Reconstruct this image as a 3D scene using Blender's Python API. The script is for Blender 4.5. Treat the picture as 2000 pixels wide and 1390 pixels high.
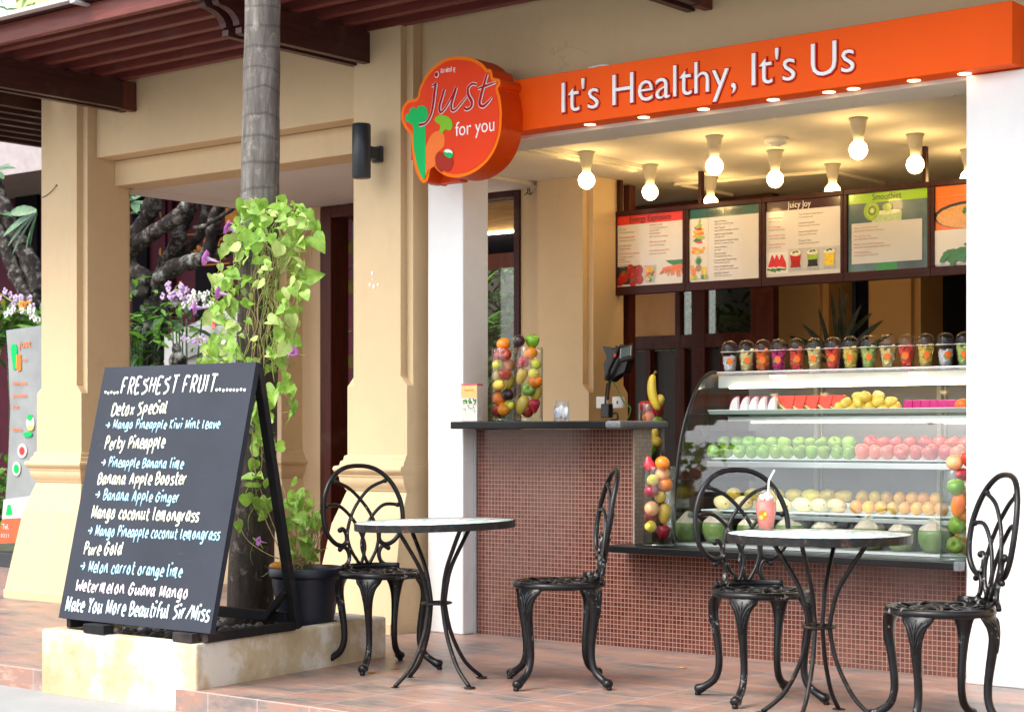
import bpy, bmesh, math, random
from mathutils import Vector, Matrix, Euler
from math import radians, sin, cos, pi
rnd = random.Random(7)
scene = bpy.context.scene
for o in list(bpy.data.objects): bpy.data.objects.remove(o)
COL = scene.collection

# ------------------------------------------------------------------ camera
EYE = 1.11                       # camera height; photo measured as 2000x1390, focal 3500 px, horizon at row 848
FPX, ROW0 = 3500.0, 848.0
YAW = math.atan(2849/3500.0)     # view turned left of the facade normal (+Y)
CY, SY = cos(YAW), sin(YAW)
cam = bpy.data.cameras.new("camera"); camo = bpy.data.objects.new("camera", cam); COL.objects.link(camo)
camo.location = (0, 0, EYE); camo.rotation_euler = (radians(90), 0, YAW)
cam.sensor_width = 36; cam.lens = 63.0; cam.shift_y = (ROW0-695)/2000.0
cam.clip_start = 0.1; cam.clip_end = 800
cam.dof.use_dof = True; cam.dof.focus_distance = 8.6; cam.dof.aperture_fstop = 6.3
scene.camera = camo
# ------------------------------------------------------------------ light
SUN_EL, SUN_AZ = radians(52), radians(198)     # azimuth clockwise from +Y
world = bpy.data.worlds.new("World"); scene.world = world; world.use_nodes = True
wn = world.node_tree; wn.nodes.clear()
sky = wn.nodes.new("ShaderNodeTexSky"); sky.sky_type = 'NISHITA'; sky.sun_disc = False
sky.sun_elevation = SUN_EL; sky.sun_rotation = SUN_AZ; sky.air_density = 1.0; sky.dust_density = 3.0; sky.ozone_density = 1.0
hs = wn.nodes.new("ShaderNodeHueSaturation"); hs.inputs['Saturation'].default_value = 0.38
bg = wn.nodes.new("ShaderNodeBackground"); bg.inputs['Strength'].default_value = 0.15
wo = wn.nodes.new("ShaderNodeOutputWorld")
wn.links.new(sky.outputs[0], hs.inputs['Color']); wn.links.new(hs.outputs[0], bg.inputs[0]); wn.links.new(bg.outputs[0], wo.inputs[0])
sun = bpy.data.lights.new("sun", 'SUN'); sun.energy = .75; sun.angle = radians(30); sun.color = (1, .95, .87)
suno = bpy.data.objects.new("sun", sun); COL.objects.link(suno)
sd = Vector((sin(SUN_AZ)*cos(SUN_EL), cos(SUN_AZ)*cos(SUN_EL), sin(SUN_EL)))
suno.rotation_euler = sd.to_track_quat('Z', 'Y').to_euler(); suno.location = sd*30
vs = scene.view_settings; vs.view_transform = 'Standard'; vs.look = 'None'; vs.gamma = 1; vs.exposure = 1.56
scene.render.engine = 'CYCLES'
cy = scene.cycles
cy.use_denoising = True; cy.transparent_max_bounces = 32; cy.max_bounces = 10; cy.diffuse_bounces = 4; cy.glossy_bounces = 4
cy.sample_clamp_indirect = 6.0; cy.caustics_reflective = False; cy.caustics_refractive = False

# ------------------------------------------------------------------ measuring helpers
def ray(u, v):
    s = (u-1000)/FPX
    return Vector((-SY+s*CY, CY+s*SY, (ROW0-v)/FPX))
def P(u, v, Y):                   # point on the plane y = Y
    r = ray(u, v); d = Y/r.y; return Vector((r.x*d, Y, EYE+r.z*d))
def G(u, v, z=0.0):               # point on the level z
    r = ray(u, v); d = (z-EYE)/r.z; return Vector((r.x*d, r.y*d, z))
def PX(u, v, X):
    r = ray(u, v); d = X/r.x; return Vector((X, r.y*d, EYE+r.z*d))

# ------------------------------------------------------------------ object helpers
def tag(o, label=None, cat=None, group=None, kind=None):
    if label: o['label'] = label
    if cat: o['category'] = cat
    if group: o['group'] = group
    if kind: o['kind'] = kind
    return o
def thing(name, label, cat, loc=(0, 0, 0), rz=0, group=None):
    o = bpy.data.objects.new(name, None); COL.objects.link(o); o.empty_display_size = .1
    o.location = loc; o.rotation_euler = (0, 0, rz)
    return tag(o, label, cat, group)
def copy_tree(o, parent=None):
    c = o.copy(); COL.objects.link(c); c.parent = parent
    for ch in list(o.children): copy_tree(ch, c)
    return c
def catmull(pts, n=6, closed=False):
    pts = [Vector(p) for p in pts]; N = len(pts); out = []
    if N < 3 and not closed: return pts
    rng = range(N) if closed else range(N-1)
    for i in rng:
        if closed: a, b, c, d = pts[i-1], pts[i], pts[(i+1) % N], pts[(i+2) % N]
        else: a, b, c, d = pts[max(i-1, 0)], pts[i], pts[i+1], pts[min(i+2, N-1)]
        for k in range(n):
            t = k/n
            out.append(.5*((2*b)+(c-a)*t+(2*a-5*b+4*c-d)*t*t+(3*b-a-3*c+d)*t*t*t))
    if not closed: out.append(pts[-1])
    return out
def lerp(a, b, t): return a+(b-a)*t
class MB:
    def __init__(s): s.v = []; s.f = []; s.mi = []; s.sm = []
    def add(s, vs, fs, mi=0, smooth=False):
        b = len(s.v); s.v += [tuple(v) for v in vs]
        for f in fs: s.f.append([b+i for i in f]); s.mi.append(mi); s.sm.append(smooth)
    def box(s, x0, x1, y0, y1, z0, z1, mi=0, M=None):
        vs = [Vector(p) for p in ((x0,y0,z0),(x1,y0,z0),(x1,y1,z0),(x0,y1,z0),(x0,y0,z1),(x1,y0,z1),(x1,y1,z1),(x0,y1,z1))]
        if M: vs = [M @ v for v in vs]
        s.add(vs, [(0,3,2,1),(4,5,6,7),(0,1,5,4),(1,2,6,5),(2,3,7,6),(3,0,4,7)], mi)
        return s
    def bar(s, a, b, w, h, mi=0, up=(0,0,1)):      # rectangular bar from a to b
        a, b = Vector(a), Vector(b); t = (b-a).normalized(); u = Vector(up)
        sd_ = t.cross(u).normalized(); n = sd_.cross(t)
        vs = []
        for p in (a, b):
            for i, j in ((-1,-1),(1,-1),(1,1),(-1,1)): vs.append(p+sd_*(w/2*i)+n*(h/2*j))
        s.add(vs, [(3,2,1,0),(4,5,6,7),(0,1,5,4),(1,2,6,5),(2,3,7,6),(3,0,4,7)], mi); return s
    def tube(s, pts, r, seg=8, mi=0, closed=False, up=None, cap=True):
        pts = [Vector(p) for p in pts]; n = len(pts)
        if n < 2: return s
        if not isinstance(r, list): r = [r]*n
        prev = None; vs = []
        for i, p in enumerate(pts):
            if closed: t = pts[(i+1) % n]-pts[i-1]
            else: t = pts[min(i+1, n-1)]-pts[max(i-1, 0)]
            if t.length < 1e-9: t = Vector((0, 0, 1))
            t.normalize()
            if up is not None:
                ref = Vector(up); side = t.cross(ref)
                if side.length < 1e-6: side = t.cross(Vector((1, .01, 0)))
                side.normalize(); nn = side.cross(t)
            else:
                if prev is None:
                    a = Vector((0,0,1)) if abs(t.z) < .9 else Vector((1,0,0)); side = t.cross(a).normalized()
                else:
                    side = prev-t*prev.dot(t)
                    if side.length < 1e-6: side = t.orthogonal()
                    side.normalize()
                prev = side; nn = side.cross(t)
            rr = r[i]; w, h = rr if isinstance(rr, tuple) else (rr, rr)
            for k in range(seg):
                a = 2*pi*k/seg; vs.append(p+side*(w*cos(a))+nn*(h*sin(a)))
        fs = []
        for i in range(n if closed else n-1):
            j = (i+1) % n
            for k in range(seg):
                l = (k+1) % seg; fs.append((i*seg+k, j*seg+k, j*seg+l, i*seg+l))
        if cap and not closed: fs.append(list(range(seg))); fs.append([ (n-1)*seg+k for k in reversed(range(seg))])
        s.add(vs, fs, mi, True); return s
    def lathe(s, prof, seg=20, c=(0,0,0), mi=0, smooth=True, M=None, sq=None):
        c = Vector(c); vs = []; n = len(prof)
        for r, z in prof:
            for k in range(seg):
                a = 2*pi*k/seg; q = sq(a, z) if sq else 1
                v = Vector((r*q*cos(a), r*q*sin(a), z))
                if M: v = M @ v
                vs.append(c+v)
        fs = []
        for i in range(n-1):
            for k in range(seg):
                l = (k+1) % seg; fs.append((i*seg+k, i*seg+l, (i+1)*seg+l, (i+1)*seg+k))
        if prof[0][0] > 1e-5: fs.append(list(reversed(range(seg))))
        if prof[-1][0] > 1e-5: fs.append([(n-1)*seg+k for k in range(seg)])
        s.add(vs, fs, mi, smooth); return s
    def ball(s, c, r, seg=12, rings=8, mi=0, M=None):
        rx = r if isinstance(r, (tuple, list)) else (r, r, r)
        prof = [(max(sin(pi*i/rings), 1e-6), -cos(pi*i/rings)) for i in range(rings+1)]
        c = Vector(c); b = MB(); b.lathe(prof, seg)
        vs = []
        for v in b.v:
            w = Vector((v[0]*rx[0], v[1]*rx[1], v[2]*rx[2]))
            if M: w = M @ w
            vs.append(c+w)
        s.add(vs, b.f, mi, True); return s
    def prism(s, outline, fn, h0, h1, mi=0, side_mi=None):   # outline of (a, b); fn(a, b, h) -> point
        n = len(outline); vs = [fn(a, b, h1) for a, b in outline]+[fn(a, b, h0) for a, b in outline]
        fs = [(i, i+n, (i+1) % n+n, (i+1) % n) for i in range(n)]
        s.add(vs, fs, mi if side_mi is None else side_mi, False)
        from mathutils.geometry import tessellate_polygon
        tri = tessellate_polygon([[Vector((a, b, 0)) for a, b in outline]])
        s.add(vs[:n], [tuple(t) for t in tri], mi); s.add(vs[n:], [tuple(reversed(t)) for t in tri], mi)
        return s
    def mesh(s, name, mats):
        me = bpy.data.meshes.new(name); me.from_pydata(s.v, [], s.f)
        for m in mats: me.materials.append(m)
        me.polygons.foreach_set('material_index', s.mi); me.polygons.foreach_set('use_smooth', s.sm)
        bm = bmesh.new(); bm.from_mesh(me); bmesh.ops.recalc_face_normals(bm, faces=bm.faces); bm.to_mesh(me); bm.free()
        uv = me.uv_layers.new(name='UVMap').data
        for p in me.polygons:
            n = p.normal; ax = max(range(3), key=lambda i: abs(n[i]))
            for li in p.loop_indices:
                co = me.vertices[me.loops[li].vertex_index].co
                uv[li].uv = (co.y, co.z) if ax == 0 else ((co.x, co.z) if ax == 1 else (co.x, co.y))
        me.update(); return me
    def build(s, name, mats, parent=None, bevel=0, world=False, loc=None):
        if not isinstance(mats, (list, tuple)): mats = [mats]
        o = bpy.data.objects.new(name, s.mesh(name, mats)); COL.objects.link(o)
        if parent is not None:
            o.parent = parent
            if world: o.location = -Vector(parent.location)
        if loc is not None: o.location = loc
        if bevel:
            m = o.modifiers.new('bevel', 'BEVEL'); m.width = bevel; m.segments = 2; m.limit_method = 'ANGLE'; m.angle_limit = radians(40)
        return o
def text_verts(body, extrude=0.0, offset=0.0, spacing=1.0, shear=0.0):
    c = bpy.data.curves.new('t', 'FONT'); c.body = body; c.size = 1; c.extrude = extrude; c.offset = offset
    c.space_character = spacing; c.shear = shear; c.resolution_u = 3; c.fill_mode = 'BOTH'
    o = bpy.data.objects.new('t', c); COL.objects.link(o)
    dg = bpy.context.evaluated_depsgraph_get(); me = bpy.data.meshes.new_from_object(o.evaluated_get(dg))
    vs = [v.co.copy() for v in me.vertices]; fs = [tuple(p.vertices) for p in me.polygons]
    bpy.data.meshes.remove(me); bpy.data.objects.remove(o); bpy.data.curves.remove(c)
    return vs, fs
def text_into(mb, body, fn, a0, b0, width=None, cap=.1, mi=0, depth=.001, lift=0.0, offset=0.0, xs=1.0, center=False, spacing=1.0):
    """flat lettering; fn(a, b, h); cap = capital height"""
    vs, fs = text_verts(body, .5, offset, spacing)
    if not vs: return
    sc = cap/.727; x0 = min(v.x for v in vs); x1 = max(v.x for v in vs)
    sx = sc*xs if width is None else width/(x1-x0)
    if center: a0 = a0-(x1-x0)*sx/2
    mb.add([fn(a0+(v.x-x0)*sx, b0+v.y*sc, lift+(v.z+.5)*depth) for v in vs], fs, mi)

# ------------------------------------------------------------------ materials
MATS = {}
def nodes(name):
    m = bpy.data.materials.new(name); m.use_nodes = True; nt = m.node_tree
    b = nt.nodes['Principled BSDF']; MATS[name] = m; return m, nt, b
def nz(nt, scale, detail=4, rough=.55, coord='Object', vec=None, stretch=None):
    t = nt.nodes.new('ShaderNodeTexNoise'); t.inputs['Scale'].default_value = scale; t.inputs['Detail'].default_value = detail; t.inputs['Roughness'].default_value = rough
    tc = nt.nodes.new('ShaderNodeTexCoord'); out = tc.outputs[coord]
    if stretch:
        mp = nt.nodes.new('ShaderNodeMapping'); mp.inputs['Scale'].default_value = stretch; nt.links.new(out, mp.inputs[0]); out = mp.outputs[0]
    nt.links.new(out, t.inputs['Vector']); return t.outputs['Fac']
def ramp(nt, fac, stops):
    r = nt.nodes.new('ShaderNodeValToRGB'); nt.links.new(fac, r.inputs[0]); e = r.color_ramp.elements
    while len(e) < len(stops): e.new(.5)
    for k, (p, c) in enumerate(stops): e[k].position = p; e[k].color = (*c, 1) if len(c) == 3 else c
    return r.outputs[0]
def bump(nt, b, h, strength=.2, dist=.01):
    n = nt.nodes.new('ShaderNodeBump'); n.inputs['Strength'].default_value = strength; n.inputs['Distance'].default_value = dist
    nt.links.new(h, n.inputs['Height']); nt.links.new(n.outputs[0], b.inputs['Normal'])
def mixc(nt, f, a, b, mode='MIX'):
    m = nt.nodes.new('ShaderNodeMix'); m.data_type = 'RGBA'; m.blend_type = mode
    for s_, v in ((m.inputs[0], f), (m.inputs[6], a), (m.inputs[7], b)):
        if isinstance(v, (int, float)): s_.default_value = v
        elif isinstance(v, tuple): s_.default_value = (*v, 1)
        else: nt.links.new(v, s_)
    return m.outputs[2]
def simple(name, col, rough=.5, metal=0, var=.12, scale=8, coat=0, bmp=0, bscale=60, spec=None, coord='Object'):
    m, nt, b = nodes(name)
    f = nz(nt, scale, 5, coord=coord)
    c = ramp(nt, f, [(.3, tuple(x*(1-var) for x in col)), (.7, tuple(min(1, x*(1+var)) for x in col))])
    nt.links.new(c, b.inputs['Base Color']); b.inputs['Roughness'].default_value = rough; b.inputs['Metallic'].default_value = metal
    b.inputs['Coat Weight'].default_value = coat
    if spec is not None: b.inputs['Specular IOR Level'].default_value = spec
    if bmp: bump(nt, b, nz(nt, bscale, 3), bmp, .004)
    return m
def plaster(name, col, dirt=.25):
    m, nt, b = nodes(name)
    f = nz(nt, 1.3, 6, .6); g = nz(nt, 14, 5, .6); st = nz(nt, 3.0, 5, .6, stretch=(3, 3, .35))
    c = ramp(nt, f, [(.3, tuple(x*.94 for x in col)), (.7, tuple(x*1.04 for x in col))])
    c = mixc(nt, ramp(nt, st, [(.55, (0, 0, 0)), (.8, (dirt, dirt, dirt))]), c, tuple(x*.72 for x in col))
    c = mixc(nt, ramp(nt, g, [(.35, (.12,)*3), (.6, (0, 0, 0))]), c, tuple(x*.8 for x in col))
    tc = nt.nodes.new('ShaderNodeTexCoord'); vo = nt.nodes.new('ShaderNodeTexVoronoi'); vo.feature = 'DISTANCE_TO_EDGE'; vo.inputs['Scale'].default_value = 1.7
    wp_ = nt.nodes.new('ShaderNodeVectorMath'); wp_.operation = 'ADD'; nw = nt.nodes.new('ShaderNodeTexNoise'); nw.inputs['Scale'].default_value = 4; nw.inputs['Detail'].default_value = 6
    sc_ = nt.nodes.new('ShaderNodeVectorMath'); sc_.operation = 'SCALE'; sc_.inputs['Scale'].default_value = .28; nt.links.new(tc.outputs['Object'], nw.inputs['Vector']); nt.links.new(nw.outputs['Color'], sc_.inputs[0]); nt.links.new(tc.outputs['Object'], wp_.inputs[0]); nt.links.new(sc_.outputs[0], wp_.inputs[1]); nt.links.new(wp_.outputs[0], vo.inputs['Vector'])
    crk = ramp(nt, vo.outputs['Distance'], [(.0, (.28,)*3), (.006, (0, 0, 0))]); msk = ramp(nt, nz(nt, .9, 4), [(.54, (0, 0, 0)), (.60, (1, 1, 1))])
    c = mixc(nt, mixc(nt, 1.0, crk, msk, 'MULTIPLY'), c, tuple(x*.45 for x in col))
    sp = ramp(nt, nz(nt, 5.5, 3), [(.68, (0, 0, 0)), (.80, (.22,)*3)]); c = mixc(nt, sp, c, tuple(x*.62 for x in col))
    nt.links.new(c, b.inputs['Base Color']); b.inputs['Roughness'].default_value = .75
    bump(nt, b, nz(nt, 45, 6, .7), .12, .006); return m
def wood(name, c0, c1, rough=.45, stretch=(2, 30, 30), coat=.1):
    m, nt, b = nodes(name)
    f = nz(nt, 1.6, 7, .65, stretch=stretch); d = nz(nt, 3, 4)
    c = ramp(nt, f, [(.25, c0), (.75, c1)])
    c = mixc(nt, ramp(nt, d, [(.58, (0, 0, 0)), (.75, (.35,)*3)]), c, (.16, .11, .09))
    nt.links.new(c, b.inputs['Base Color']); b.inputs['Roughness'].default_value = rough; b.inputs['Coat Weight'].default_value = coat; b.inputs['Specular IOR Level'].default_value = .25
    bump(nt, b, f, .15, .004); return m
def emis(name, col, s):
    m, nt, b = nodes(name); b.inputs['Base Color'].default_value = (*col, 1); b.inputs['Emission Color'].default_value = (*col, 1); b.inputs['Emission Strength'].default_value = s; return m
def glass(name, tint=(.96, .98, .97), base=.045, rough=0.0):
    m, nt, b = nodes(name); nt.nodes.remove(b); out = nt.nodes['Material Output']
    tr = nt.nodes.new('ShaderNodeBsdfTransparent'); tr.inputs[0].default_value = (*tint, 1)
    gl = nt.nodes.new('ShaderNodeBsdfGlossy'); gl.inputs['Roughness'].default_value = rough
    lw = nt.nodes.new('ShaderNodeLayerWeight'); lw.inputs[0].default_value = .5
    pw = nt.nodes.new('ShaderNodeMath'); pw.operation = 'POWER'; pw.inputs[1].default_value = 4
    ma = nt.nodes.new('ShaderNodeMath'); ma.operation = 'MULTIPLY_ADD'; ma.inputs[1].default_value = .85; ma.inputs[2].default_value = base
    mx = nt.nodes.new('ShaderNodeMixShader')
    nt.links.new(lw.outputs['Facing'], pw.inputs[0]); nt.links.new(pw.outputs[0], ma.inputs[0]); nt.links.new(ma.outputs[0], mx.inputs[0])
    nt.links.new(tr.outputs[0], mx.inputs[1]); nt.links.new(gl.outputs[0], mx.inputs[2]); nt.links.new(mx.outputs[0], out.inputs[0]); return m
def leafmat(name, c0, c1, trans=.35, rough=.45):
    m, nt, b = nodes(name); out = nt.nodes['Material Output']
    f = nz(nt, 21, 5, .65); c = ramp(nt, f, [(.34, tuple(x*.8 for x in c0)), (.5, tuple((x+y)/2 for x, y in zip(c0, c1))), (.66, c1)])
    nt.links.new(c, b.inputs['Base Color']); b.inputs['Roughness'].default_value = rough
    tl = nt.nodes.new('ShaderNodeBsdfTranslucent'); nt.links.new(c, tl.inputs[0])
    mx = nt.nodes.new('ShaderNodeMixShader'); mx.inputs[0].default_value = trans
    nt.links.new(b.outputs[0], mx.inputs[1]); nt.links.new(tl.outputs[0], mx.inputs[2]); nt.links.new(mx.outputs[0], out.inputs[0]); return m
def fruitmat(name, c0, c1, rough=.3, scale=9, spots=None, pos=(.35, .65)):
    m, nt, b = nodes(name)
    oi = nt.nodes.new('ShaderNodeObjectInfo'); tc = nt.nodes.new('ShaderNodeTexCoord')
    ad = nt.nodes.new('ShaderNodeVectorMath'); ad.operation = 'ADD'; nt.links.new(tc.outputs['Object'], ad.inputs[0]); nt.links.new(oi.outputs['Location'], ad.inputs[1])
    t = nt.nodes.new('ShaderNodeTexNoise'); t.inputs['Scale'].default_value = scale; t.inputs['Detail'].default_value = 3; nt.links.new(ad.outputs[0], t.inputs['Vector'])
    c = ramp(nt, t.outputs['Fac'], [(pos[0], c0), (pos[1], c1)])
    hv = nt.nodes.new('ShaderNodeHueSaturation'); mr = nt.nodes.new('ShaderNodeMapRange'); mr.inputs[3].default_value = .78; mr.inputs[4].default_value = 1.16; nt.links.new(oi.outputs['Random'], mr.inputs[0]); nt.links.new(mr.outputs[0], hv.inputs['Value']); m2 = nt.nodes.new('ShaderNodeMapRange'); m2.inputs[3].default_value = .487; m2.inputs[4].default_value = .512; nt.links.new(oi.outputs['Random'], m2.inputs[0]); nt.links.new(m2.outputs[0], hv.inputs['Hue']); nt.links.new(c, hv.inputs['Color']); c = hv.outputs[0]
    if spots:
        s_ = nz(nt, 160, 2); c = mixc(nt, ramp(nt, s_, [(.62, (0, 0, 0)), (.68, (.5,)*3)]), c, spots)
    nt.links.new(c, b.inputs['Base Color']); b.inputs['Roughness'].default_value = rough; b.inputs['Coat Weight'].default_value = .15
    b.inputs['Subsurface Weight'].default_value = .0
    bump(nt, b, nz(nt, 260, 2), .05, .001); return m

plaster('plaster_yellow', (.62, .462, .27)); plaster('plaster_lamplit', (.66, .41, .18))  # far copy of the yellow paint, lamp warmth put into its colour
plaster('white_paint', (.80, .80, .79), .12); plaster('soffit_white', (.66, .63, .60), .1); plaster('ceiling_white', (.72, .69, .60), .1)
wood('pergola_wood', (.10, .017, .014), (.20, .050, .036), .5, (2, 25, 25)); wood('beam_wood', (.034, .011, .010), (.075, .024, .019), .45, (25, 2, 25))
wood('beam_end', (.09, .022, .014), (.14, .04, .024), .5, (25, 25, 3)); wood('frame_wood', (.040, .008, .005), (.11, .022, .012), .45, (25, 25, 2), 0)
wood('leaf_wood', (.10, .022, .010), (.2, .055, .025), .4, (25, 25, 2), 0); wood('panel_wood', (.55, .25, .075), (.68, .36, .13), .4, (4, 4, 1.5))
wood('board_frame', (.026, .005, .005), (.06, .013, .010), .45, (3, 25, 25), 0); wood('bamboo', (.30, .15, .05), (.62, .40, .16), .6, (2, 2, 60))
wood('black_wood', (.005, .005, .006), (.013, .012, .014), .6, (20, 20, 2), 0)
simple('fascia_orange', (.88, .098, .004), .5, var=.07, scale=1.6, spec=.12); simple('logo_rim', (.86, .165, .001), .5, var=.03, spec=.12); simple('logo_side', (.62, .055, .003), .45, var=.05, spec=.2)
simple('logo_red', (.74, .048, .009), .5, var=.04, scale=3, spec=.12); simple('logo_dark_red', (.40, .003, .008), .5, var=.05, spec=.1); simple('logo_green', (.004, .44, .10), .5, var=.05, spec=.12)
simple('logo_lime', (.20, .48, .02), .5, var=.05, spec=.12); simple('logo_carrot', (.82, .18, .03), .5, var=.05, spec=.12); simple('logo_apple', (.36, .024, .012), .5, var=.08, spec=.12)
simple('letter_white', (.82, .82, .82), .35, var=.02); simple('letter_red', (.40, .004, .004), .5, var=.05, spec=.1)
simple('dark_metal', (.035, .04, .046), .42, .3, .2); simple('steel', (.55, .56, .57), .28, 1, .08, 4); simple('galvanised', (.62, .63, .63), .45, .6, .08, 6); simple('black_plastic', (.013, .013, .015), .42, var=.2)
simple('white_plastic', (.78, .78, .76), .35, var=.03); simple('holder', (.34, .32, .27), .5, var=.03); simple('cream_plastic', (.74, .70, .58), .4, var=.03); simple('tray_white', (.74, .80, .80), .3, var=.03)
simple('green_plastic', (.03, .25, .06), .4); simple('rope', (.35, .33, .3), .8)
simple('print_white', (.76, .74, .72), .25, var=.015, coat=.25); simple('print_red', (.75, .035, .02), .25, var=.03, coat=.2); simple('print_teal', (.012, .11, .09), .25, var=.04, coat=.2)
simple('print_aubergine', (.05, .012, .022), .25, var=.04, coat=.2); simple('print_lime', (.32, .62, .012), .25, var=.03, coat=.2); simple('print_slate', (.10, .17, .18), .25, var=.5, scale=3, coat=.2)
simple('print_orange', (.88, .2, .015), .25, var=.05, coat=.2); simple('ink_black', (.012, .012, .014), .4); simple('ink_grey', (.34, .31, .31), .5); simple('ink_pink', (.72, .25, .24), .5); simple('print_panel', (.62, .62, .60), .25, var=.02, coat=.2)
for n_, c_ in dict(tomato=(.42, .014, .01), tomato_hi=(.7, .06, .03), carrot=(.85, .2, .025), leaf=(.03, .22, .03), lime=(.35, .55, .05), mango=(.9, .42, .02), yellow=(.88, .62, .03), pale=(.7, .78, .45), pine=(.42, .26, .07), melon=(.72, .03, .045), rind=(.04, .2, .03), soup=(.82, .42, .14), foam=(.85, .78, .66), dark=(.02, .02, .025), red=(.6, .012, .012), kiwi=(.28, .45, .04), spinach=(.02, .27, .05), glassgrey=(.5, .56, .57), smoothie=(.45, .6, .3)).items():
    simple('pic_'+n_, c_, .3, var=.18, scale=60, coat=.15)
simple('tube_light_off', (.7, .7, .68), .3)
emis('bulb_glow', (1, .64, .25), 17); emis('strip_glow', (1, .82, .54), 4.5); emis('spot_glow', (1, .72, .34), 2.6); emis('lamp_glow', (1, .42, .12), 14); emis('ember', (1, .35, .06), 4); emis('strip_white', (1, .9, .75), 4)
glass('clear_glass'); glass('case_glass', (.955, .975, .965), .048); glass('cup_plastic', (.985, .985, .985), .03, .05); glass('pane_glass', (.6, .65, .62), .10)
glass('shelf_glass', (.80, .90, .87), .08); glass('poly_bag', (.80, .82, .86), .12, .25)
for n_, a_ in dict(apple_green=((.12, .29, .010), (.22, .40, .03), .25, 7, (.34, .45, .12)), apple_red=((.32, .006, .010), (.52, .03, .028), .24, 8, (.6, .25, .14)), apple_blush=((.50, .03, .035), (.66, .20, .12), .28, 9, (.7, .4, .25)),
    orange=((.88, .20, .008), (.95, .28, .015), .38, 6, None), tangerine=((.80, .30, .02), (.62, .42, .06), .38, 8, None), mango_yellow=((.85, .52, .05), (.70, .58, .10), .33, 8, None), mango_pale=((.86, .62, .26), (.82, .70, .42), .4, 7, None),  # front mangoes: pale glass reflection put into the skin colour
    mango_red=((.85, .10, .015), (.90, .34, .02), .3, 10, None), lemon=((.88, .66, .03), (.86, .72, .12), .35, 8, None), lime_fruit=((.62, .62, .05), (.76, .70, .10), .33, 8, None), rose_apple=((.55, .008, .014), (.78, .04, .035), .22, 9, None),
    peach=((.85, .25, .12), (.88, .52, .24), .5, 10, None), guava=((.78, .62, .30), (.80, .70, .42), .45, 8, None), plum=((.30, .015, .03), (.48, .04, .05), .3, 9, None), mangosteen=((.018, .007, .012), (.05, .015, .02), .35, 9, None),
    banana=((.86, .56, .03), (.84, .64, .08), .4, 9, None), persimmon=((.92, .30, .01), (.90, .40, .03), .3, 7, None), coconut_green=((.08, .15, .03), (.20, .27, .08), .45, 10, (.25, .22, .08)), coconut_white=((.52, .43, .31), (.68, .60, .48), .7, 25, None)).items():
    fruitmat(n_, *a_)
for n_, c_ in dict(flesh_white=(.80, .79, .80), flesh_red=(.86, .075, .04), flesh_yellow=(.92, .66, .12), flesh_pale=(.92, .74, .32), flesh_orange=(.95, .19, .03), flesh_magenta=(.60, .02, .20), flesh_green=(.52, .70, .2), skin_pink=(.65, .02, .12), skin_green=(.10, .26, .05), smoothie_pink=(.88, .24, .20), cream_foam=(.86, .70, .66)).items():
    simple(n_, c_, .4, var=.14, scale=90, bmp=.25, bscale=120)
simple('sticker_orange', (.93, .17, .01), .35, var=.05); simple('calyx', (.42, .48, .22), .6); simple('stem_brown', (.06, .035, .015), .7); simple('stem_green', (.14, .3, .04), .6); simple('banana_tip', (.2, .16, .04), .6)
leafmat('vine_leaf', (.20, .42, .04), (.40, .62, .11), .4, .42); leafmat('vine_leaf_pale', (.40, .56, .15), (.56, .68, .22), .4); leafmat('bush_leaf', (.018, .06, .014), (.05, .13, .024), .25, .4); leafmat('bright_leaf', (.08, .26, .02), (.2, .42, .05), .35)
leafmat('frangipani_leaf', (.07, .18, .08), (.16, .29, .15), .25, .35); leafmat('dark_blade', (.018, .035, .012), (.06, .05, .02), .15, .35); leafmat('petal_pink', (.66, .16, .66), (.80, .40, .78), .4); leafmat('petal_lilac', (.62, .42, .72), (.80, .68, .86), .4); leafmat('petal_white', (.78, .8, .76), (.86, .86, .84), .3); leafmat('petal_orange', (.8, .3, .03), (.9, .45, .06), .3); leafmat('petal_red', (.7, .12, .1), (.75, .2, .15), .3)
simple('vine_stem', (.30, .22, .09), .7, var=.4, scale=20); simple('vine_green', (.26, .36, .08), .6, var=.3, scale=20)
simple('pot_plastic', (.008, .012, .024), .42, var=.25, scale=12); simple('pebble', (.05, .042, .038), .6, var=.6, scale=14, bmp=.3); simple('soil', (.045, .033, .022), .9, var=.4, scale=20, bmp=.6)
simple('temple_maroon', (.050, .006, .014), .7, var=.2, scale=3, spec=.15); simple('gold_paint', (.40, .15, .012), .5, var=.3, scale=20, spec=.2); simple('black_void', (.004, .003, .005), .9, spec=.1); simple('grey_concrete', (.42, .42, .42), .8, var=.12, scale=5, bmp=.2); simple('banner_print', (.24, .26, .26), .5, var=.16, scale=4); simple('banner_red', (.80, .10, .03), .5); simple('banner_white', (.55, .55, .53), .5)
simple('interior_dark', (.035, .022, .018), .5); simple('interior_floor', (.10, .06, .045), .4); simple('garden_soil', (.05, .06, .03), .95, var=.5, scale=3); simple('temple_roof', (.35, .3, .3), .6); simple('flyer', (.72, .68, .62), .4, var=.1, scale=30); simple('flyer_orange', (.85, .5, .18), .4, var=.2, scale=30); simple('flyer_pink', (.7, .12, .16), .4); simple('ink_blue', (.06, .1, .35), .5)

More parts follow.
